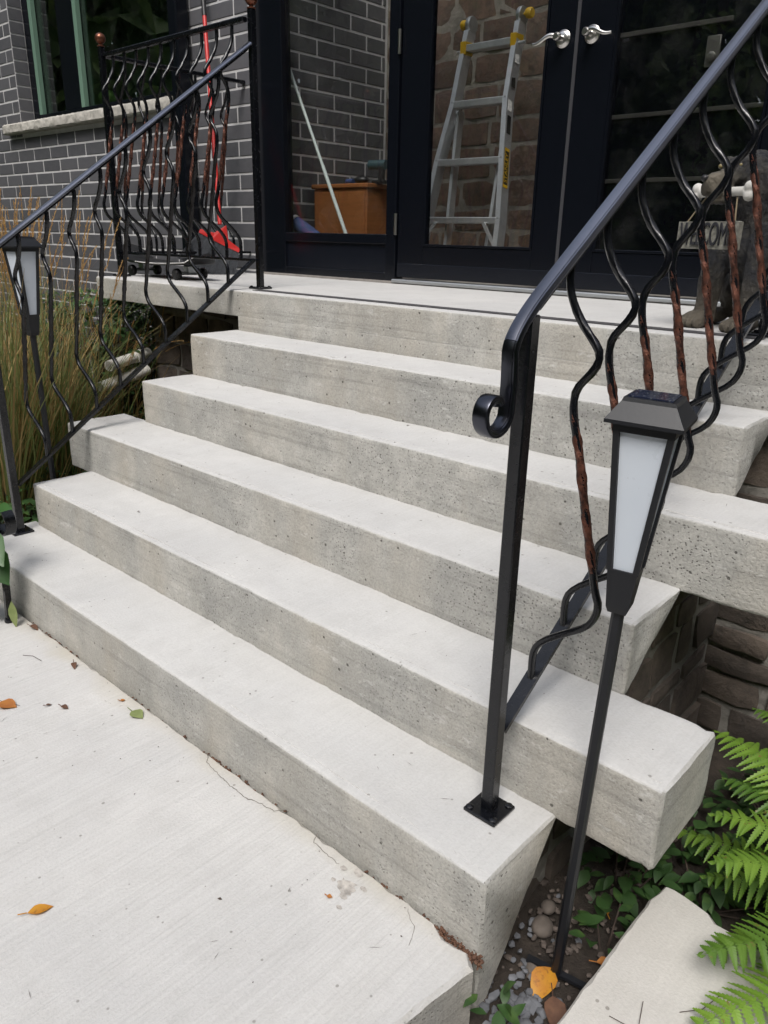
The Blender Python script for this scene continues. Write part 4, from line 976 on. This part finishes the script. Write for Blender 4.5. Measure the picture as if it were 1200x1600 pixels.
leafy(-1.85,1.32,-.04,.34,1.02,1900,(.035,.075),SHRUB,'leafy_shrub','tallest dark green shrub beside the end of the landing slab','shrub','shrubs left of the steps')
leafy(-1.62,.82,-.04,.24,.62,1300,(.04,.085),SHRUB,'leafy_shrub','low dark green shrub in front of the white drain pipes','shrub','shrubs left of the steps')
leafy(-1.98,1.72,-.04,.30,1.0,1900,(.035,.075),SHRUB,'leafy_shrub','dark green shrub behind the drain pipes under the landing corner','shrub','shrubs left of the steps')
leafy(-2.5,1.0,-.04,.5,.9,1500,(.035,.075),SHRUB,'leafy_shrub','dark green small leaved shrub farthest left against the brick wall','shrub','shrubs left of the steps')
leafy(-.85,.40,-.03,.28,.26,220,(.05,.10),DLEAF,'ground_plant','low broad leaved plant growing beside the second step on the left','plant','low plants beside the steps')
leafy(-.88,.78,-.03,.20,.24,200,(.05,.10),DLEAF,'ground_plant','low broad leaved plant growing under the third step on the left','plant','low plants beside the steps')
# curled iron stand at the left edge with a big leaf plant
sd_ = thing('iron_stand', 'black wrought iron stand with a curled scroll at the left picture edge', 'plant stand', (-.05,-.06,0))
def arc(c, r, a0, a1, n=14, yy=-.06): return [Vector((c[0]+r*cos(a0+(a1-a0)*i/n), yy, c[1]+r*sin(a0+(a1-a0)*i/n))) for i in range(n+1)]
MB().sweep([Vector((-.047,-.06,.004)),Vector((-.045,-.06,.02)),Vector((-.030,-.06,.12)),Vector((-.022,-.06,.2)),Vector((-.03,-.06,.28)),Vector((-.06,-.06,.36)),Vector((-.11,-.06,.42)),Vector((-.18,-.06,.46))], [(-.010,-.008),(.010,-.008),(.010,.008),(-.010,.008)], (0,1,0)).build('leg', IRON, sd_)
MB().lathe([(.001,0),(.016,0),(.017,.006),(.013,.016),(.001,.018)], (-.047,-.06,.001), (0,0,1), 14).build('foot', IRON, sd_, smooth=50)
MB().sweep([Vector((-.20,-.02,.36))]+arc((-.055,.372),.048,radians(150),radians(-150),26,-.02), [(-.018,-.003),(.018,-.003),(.018,.003),(-.018,.003)], (0,1,0)).build('scroll', IRON, sd_, smooth=40)
bl = thing('large_leaf_plant', 'broad green leaved plant at the left picture edge beside the iron stand', 'plant', (-.25,-.15,0))
f = MB()
for b, d, L_, W in [((-.06,-.10,.36),(1,-.05,-.55),.16,.10),((-.08,-.10,.30),(1,.1,-.8),.17,.11),((-.1,-.08,.22),(.7,-.3,-.6),.13,.09),((-.05,-.06,.42),(.8,.2,.35),.10,.06),((-.12,-.12,.25),(.6,-.1,-1),.2,.12),((-.16,-.1,.15),(.8,-.2,-.5),.14,.10),((-.2,-.15,.3),(.2,-.5,-.6),.16,.1),((-.2,-.1,.4),(-.6,.3,.2),.16,.1)]:
    leaf_shape(f, b, d, (0,-.5,1), L_, W, .15, .2)
f.build('leaves', leaf_mat('broad_leaf', (.03,.085,.02), (.05,.13,.03), None, .4, .2), bl, smooth=60)
w = MB(); w.tube([(-.2,-.12,0),(-.15,-.11,.2),(-.08,-.09,.42)], .005, 6); w.build('stem', DLEAF, bl)
f = MB(); leaf_shape(f, (-.015,-.055,.092), (.28,-.1,-1), (.6,-.8,0), .10, .034, .2, .05); f.build('hanging_leaf', GLEAF, label='yellow green leaf propped against the foot of the iron stand', cat='leaf', smooth=60)

# ------------------------------------------------------------------ garden, right side
def fern(base, tips, label):
    t = thing('fern', label, 'fern', base, 'bright green ferns beside the stepping slab')
    for tip, ht in tips:
        A, B = Vector(base), Vector(tip); C = (A+B)/2 + Vector((0,0,ht)); pts = [A*(1-s)**2 + C*2*s*(1-s) + B*s*s for s in [i/28 for i in range(29)]]
        fr_ = MB(); fr_.tube(pts, .0022, 5, scale=lambda s: 1-.75*s); Lf = (B-A).length
        for i in range(4, 29):
            s_ = i/28; tg = (pts[min(i+1,28)]-pts[i-1]).normalized(); sdv = tg.cross(Vector((0,0,1))).normalized(); up = sdv.cross(tg)
            pl = Lf*.27*min(1, (s_-.08)*4.5)*(1-s_)**.62 + .006; wd = Lf/28*.92; pl *= random.uniform(.86,1.1)
            for sg_ in (-1, 1):
                d = (sdv*sg_ + tg*random.uniform(.26,.50) - up*random.uniform(-.05,.34)).normalized(); nn = up; pw_ = tg - d*tg.dot(d); pw_.normalize(); o = len(fr_.v); nt = 7
                nt = 9; rows = 2*nt
                for k in range(rows+1):
                    tt = k/rows; c = pts[i] + d*(pl*tt) - up*(pl*.20*tt*tt); hw_ = wd*.58*(1-tt)**.6*(1 if k % 2 else .62)
                    lean_ = d*(pl/rows*.7 if k % 2 else 0)
                    fr_.v += [tuple(c+pw_*hw_+lean_+up*.0012), tuple(c), tuple(c-pw_*hw_+lean_+up*.0012)]
                for k in range(rows):
                    a = o+3*k; fr_.f += [(a,a+3,a+4,a+1),(a+1,a+4,a+5,a+2)]; fr_.mi += [0,0]
        fr_.build('frond', FERN, t)
fern((2.66,.70,-.15), [((2.09,.88,.12),.20),((2.19,.585,.10),.20),((2.10,.655,-.05),.14),((2.245,.44,.10),.20),((2.30,.27,.03),.17),((2.335,.16,-.03),.14),((2.22,.50,.0),.16),((2.29,.34,-.02),.14),((2.16,.76,.08),.2),((2.55,.12,.02),.2),((3.05,.35,.1),.2),((3.15,.85,.1),.2),((2.8,1.2,.1),.2)], 'bright green fern with arching fronds hanging over the stepping slab')
fern((2.55,1.12,-.17), [((2.13,.98,.02),.16),((2.10,1.18,.05),.16),((2.25,.80,.08),.2),((2.42,.70,.08),.2),((2.85,.85,.1),.2),((2.9,1.25,.1),.15)], 'bright green fern close to the stone foundation wall')
rp = random.Random(5)
for i, (x, y, R_, n, lb) in enumerate([(2.10,.72,.16,110,'low dark green leafy plant under the projecting second step'),(2.04,.50,.09,46,'low dark green leafy plant between the lamp stake and the stepping slab'),(2.28,1.02,.18,120,'low dark green leafy plant against the stone foundation'),(2.09,.33,.06,24,'small leafy weed beside the lamp pole'),(2.015,.0,.035,9,'small bright weed at the bottom corner of the walk'),(2.2,.62,.12,60,'low dark green leafy plant behind the stepping slab corner')]):
    leafy(x, y, -.165, R_, .09, n, (.035,.06), DLEAF, 'ground_plant', lb, 'plant', 'low plants beside the steps')
g = MB()
def gv(n, cx, cy, sx, sy, rr_, mi):
    g.cur = mi
    for i in range(n):
        x, y = random.gauss(cx,sx), random.gauss(cy,sy)
        if (x < 2.0 and y < .0) or (x > 2.13 and y < .5): continue
        r = random.uniform(*rr_); g.ico((x,y,ground_z(x,y)+r*.2+.008), (r*random.uniform(.8,1.5),r,r*.65), 1, .22, Matrix.Rotation(random.random()*6,3,'Z') @ Matrix.Rotation(random.gauss(0,.3),3,'X'))
gv(120, 2.035, .05, .03, .045, (.005,.013), 0); gv(150, 2.0, .28, .08, .14, (.003,.010), 1); gv(90, 2.05, .55, .08, .2, (.003,.009), 1); gv(30, 1.98, .2, .05, .1, (.004,.010), 0)
g.build('gravel', GRAV, label='grey and brown gravel on the soil between the stairs and stepping slab', cat='gravel', kind='stuff', smooth=40)
for (x, y, r, lb) in [(1.965,.27,.026,'largest tan pebble on the soil under the second step'),(2.005,.165,.016,'pale rounded pebble beside the lamp stake'),(1.945,.33,.018,'grey pebble deepest under the second step')]:
    m_ = MB(); m_.ico((x,y,ground_z(x,y)+r*.45), (r*1.2,r,r*.75), 2, .06, Matrix.Rotation(x*9,3,'Z')); m_.build('pebble', plain('tan_pebble', (.12,.10,.085), .8, 0, (50,.3,.003), .25), label=lb, cat='pebble', group='larger pebbles under the stairs', smooth=60)
# fallen leaves and twigs
def fallen(x, y, z, L_, W, ang, mat, label, fold=.2, curl=.1, roll=0):
    m_ = MB(); leaf_shape(m_, (0,0,0), (1,0,.02), (0,0,1), L_, W, fold, curl); m_.tube([(-L_*.35,0,.004),(0,0,.001)], .0012, 5)
    o = m_.build('fallen_leaf', mat, label=label, cat='leaf', group='fallen leaves', smooth=60); o.location = (x,y,z+L_*curl*.55+.003); o.rotation_euler = (roll,0,ang); return o
fallen(.445,-.30,0,.062,.048,.5,OLEAF,'orange fallen leaf on the walk at the left picture edge')
fallen(.76,-.05,0,.052,.040,.1,GLEAF,'grey green fallen leaf on the walk near the bottom riser')
fallen(1.245,-.57,0,.050,.026,1.2,YLEAF,'yellow fallen leaf on the walk near the bottom left corner')
fallen(.39,-.04,0,.034,.018,-.4,BLEAF,'brown curled leaf scrap on the walk nearest the bottom riser',.6,.3)
fallen(.59,-.18,0,.026,.018,.4,BLEAF,'small brown leaf scrap right of the orange leaf on the walk',.4,.2)
fallen(.555,-.21,0,.018,.010,1.4,BLEAF,'tiny brown leaf scrap beside the orange leaf on the walk',.4,.2)
fallen(.685,-.045,0,.016,.012,1.1,OLEAF,'tiny orange leaf scrap left of the grey green leaf')
fallen(1.655,-.115,0,.013,.011,.5,OLEAF,'tiny tan leaf scrap beside the scarred patch of the walk')
fallen(.05,-.03,0,.040,.022,.3,BLEAF,'brown curled leaf on the walk beside the iron stand',.6,.3)
fallen(2.04,.185,-.165,.085,.055,-1.5,YLEAF,'large yellow leaf lying on the soil at the foot of the lamp',.35,.35)
fallen(2.075,.13,-.165,.075,.045,-.9,BLEAF,'brown dry leaf lying on the soil beside the yellow leaf',.5,.35)
fallen(2.06,.40,-.16,.035,.016,2.2,YLEAF,'small yellow leaf standing among the weeds by the lamp pole',.3,.2,.8)
fallen(2.10,.27,-.165,.045,.026,.7,OLEAF,'small orange leaf on the soil beside the stepping slab',.4,.3)
for i, (pts, lb) in enumerate([([(.40,-.30),(.45,-.285),(.50,-.262)],'thin twig lying over the orange leaf'),([(.22,-.13),(.25,-.11),(.30,-.105)],'small dark twig on the walk left of the brown scraps'),([(2.30,.20),(2.33,.235),(2.345,.29)],'thin twig on the stepping slab near the fern'),([(2.235,.02),(2.26,.06),(2.255,.12),(2.24,.17)],'longest brown twig on the stepping slab'),([(2.205,.10),(2.24,.105),(2.28,.13)],'short twig crossing the longest twig on the stepping slab')]):
    z = .003 if pts[0][0] < 2 else -.057
    m_ = MB(); m_.tube([Vector((x,y,z+.001*k)) for k, (x,y) in enumerate(pts)], .0008, 5, n=(0,0,1)); m_.build('twig', TWIG, label=lb, cat='twig', group='twigs on the paving', smooth=60)
# needles and grit scattered on the treads and walk
m_ = MB()
for i in range(220):
    if random.random() < .45: k = 0; x, y, z = random.uniform(-.3,1.9), -abs(random.gauss(0,.35))-.01, .0012
    else:
        k = random.randint(1,5); x, y, z = random.uniform(L[k]+.05,RR[k]-.05), Y(k)+random.uniform(.03,T-.01), Z(k)+.001
    a = random.random()*pi; l = random.choice((.0012,.0016,.002,.0026,.009,.013))*random.uniform(.6,1.2); wv = .00035 if l > .006 else l*.45; d = Vector((cos(a),sin(a),0))*l; n_ = Vector((-sin(a),cos(a),0))*wv; c = Vector((x,y,z+.001))
    m_.add([c-d-n_, c+d*.2-n_*1.4, c+d, c-d*.3+n_*1.2, c+Vector((0,0,wv))], [(0,1,4),(1,2,4),(2,3,4),(3,0,4)])
m_.build('grit', TWIG, label='dark grit and dry needles scattered over the treads and walk', cat='grit', kind='stuff')

# ------------------------------------------------------------------ woodland opposite the house (seen mirrored in the glass)
wd_ = MB(); rt = random.Random(11); V = []; Fc = []; MI = []
def leafcard(c, s):
    a = Vector((rt.gauss(0,1),rt.gauss(0,1),rt.gauss(0,1))).normalized(); b = a.orthogonal().normalized(); q = a.cross(b); o = len(V); e = rt.random()*6; u = b*cos(e)+q*sin(e); w2 = -b*sin(e)+q*cos(e)
    V.extend([tuple(c-u*s), tuple(c-w2*s*.45), tuple(c+u*s), tuple(c+w2*s*.45)]); Fc.append((o,o+1,o+2,o+3)); MI.append(0)
trees = [(-15,-9),(-11.5,-11),(-8,-9.5),(-4.5,-11.5),(-1.5,-9.5),(2,-11),(5.5,-9.5),(9,-11),(12,-8),(13.5,-4),(-17,-5),(-15,-1),(14,0.5),(-6,-14),(4,-14),(0,-14),(-10,-14)]
for (x, y) in trees:
    hgt = rt.uniform(7.5,10.5); cl = [(x+rt.gauss(0,1.4), y+rt.gauss(0,1.1), rt.uniform(.8,hgt), rt.uniform(.7,1.5)) for _ in range(17)]
    for (cx,cy,cz,cr) in cl:
        for i in range(230):
            d = Vector((rt.gauss(0,1),rt.gauss(0,1),rt.gauss(0,1))).normalized()*cr*rt.random()**.4; leafcard(Vector((cx,cy,cz))+d, rt.uniform(.08,.16))
    wd_.cur = 1; wd_.tube([(x,y,-.2),(x+.1,y,hgt*.45),(x+.15,y+.1,hgt*.85)], .2, 8, n=(1,0,0), scale=lambda s: 1-.8*s)
for i in range(30000):
    an = rt.uniform(radians(150), radians(395)); rad_ = rt.uniform(16,18.5); leafcard(Vector((rad_*cos(an), rad_*sin(an)+1, rt.uniform(-.2,12.5)+.8*nz(an*6,0,0))), rt.uniform(.45,.75))
o_ = len(V); V += wd_.v; Fc += [tuple(i+o_ for i in f) for f in wd_.f]; MI += wd_.mi
wd_.v, wd_.f, wd_.mi = V, Fc, MI
wd_.build('woodland', [TREE, BARK], label='leafy trees across the drive reflected in the door and window glass', cat='trees', kind='stuff')
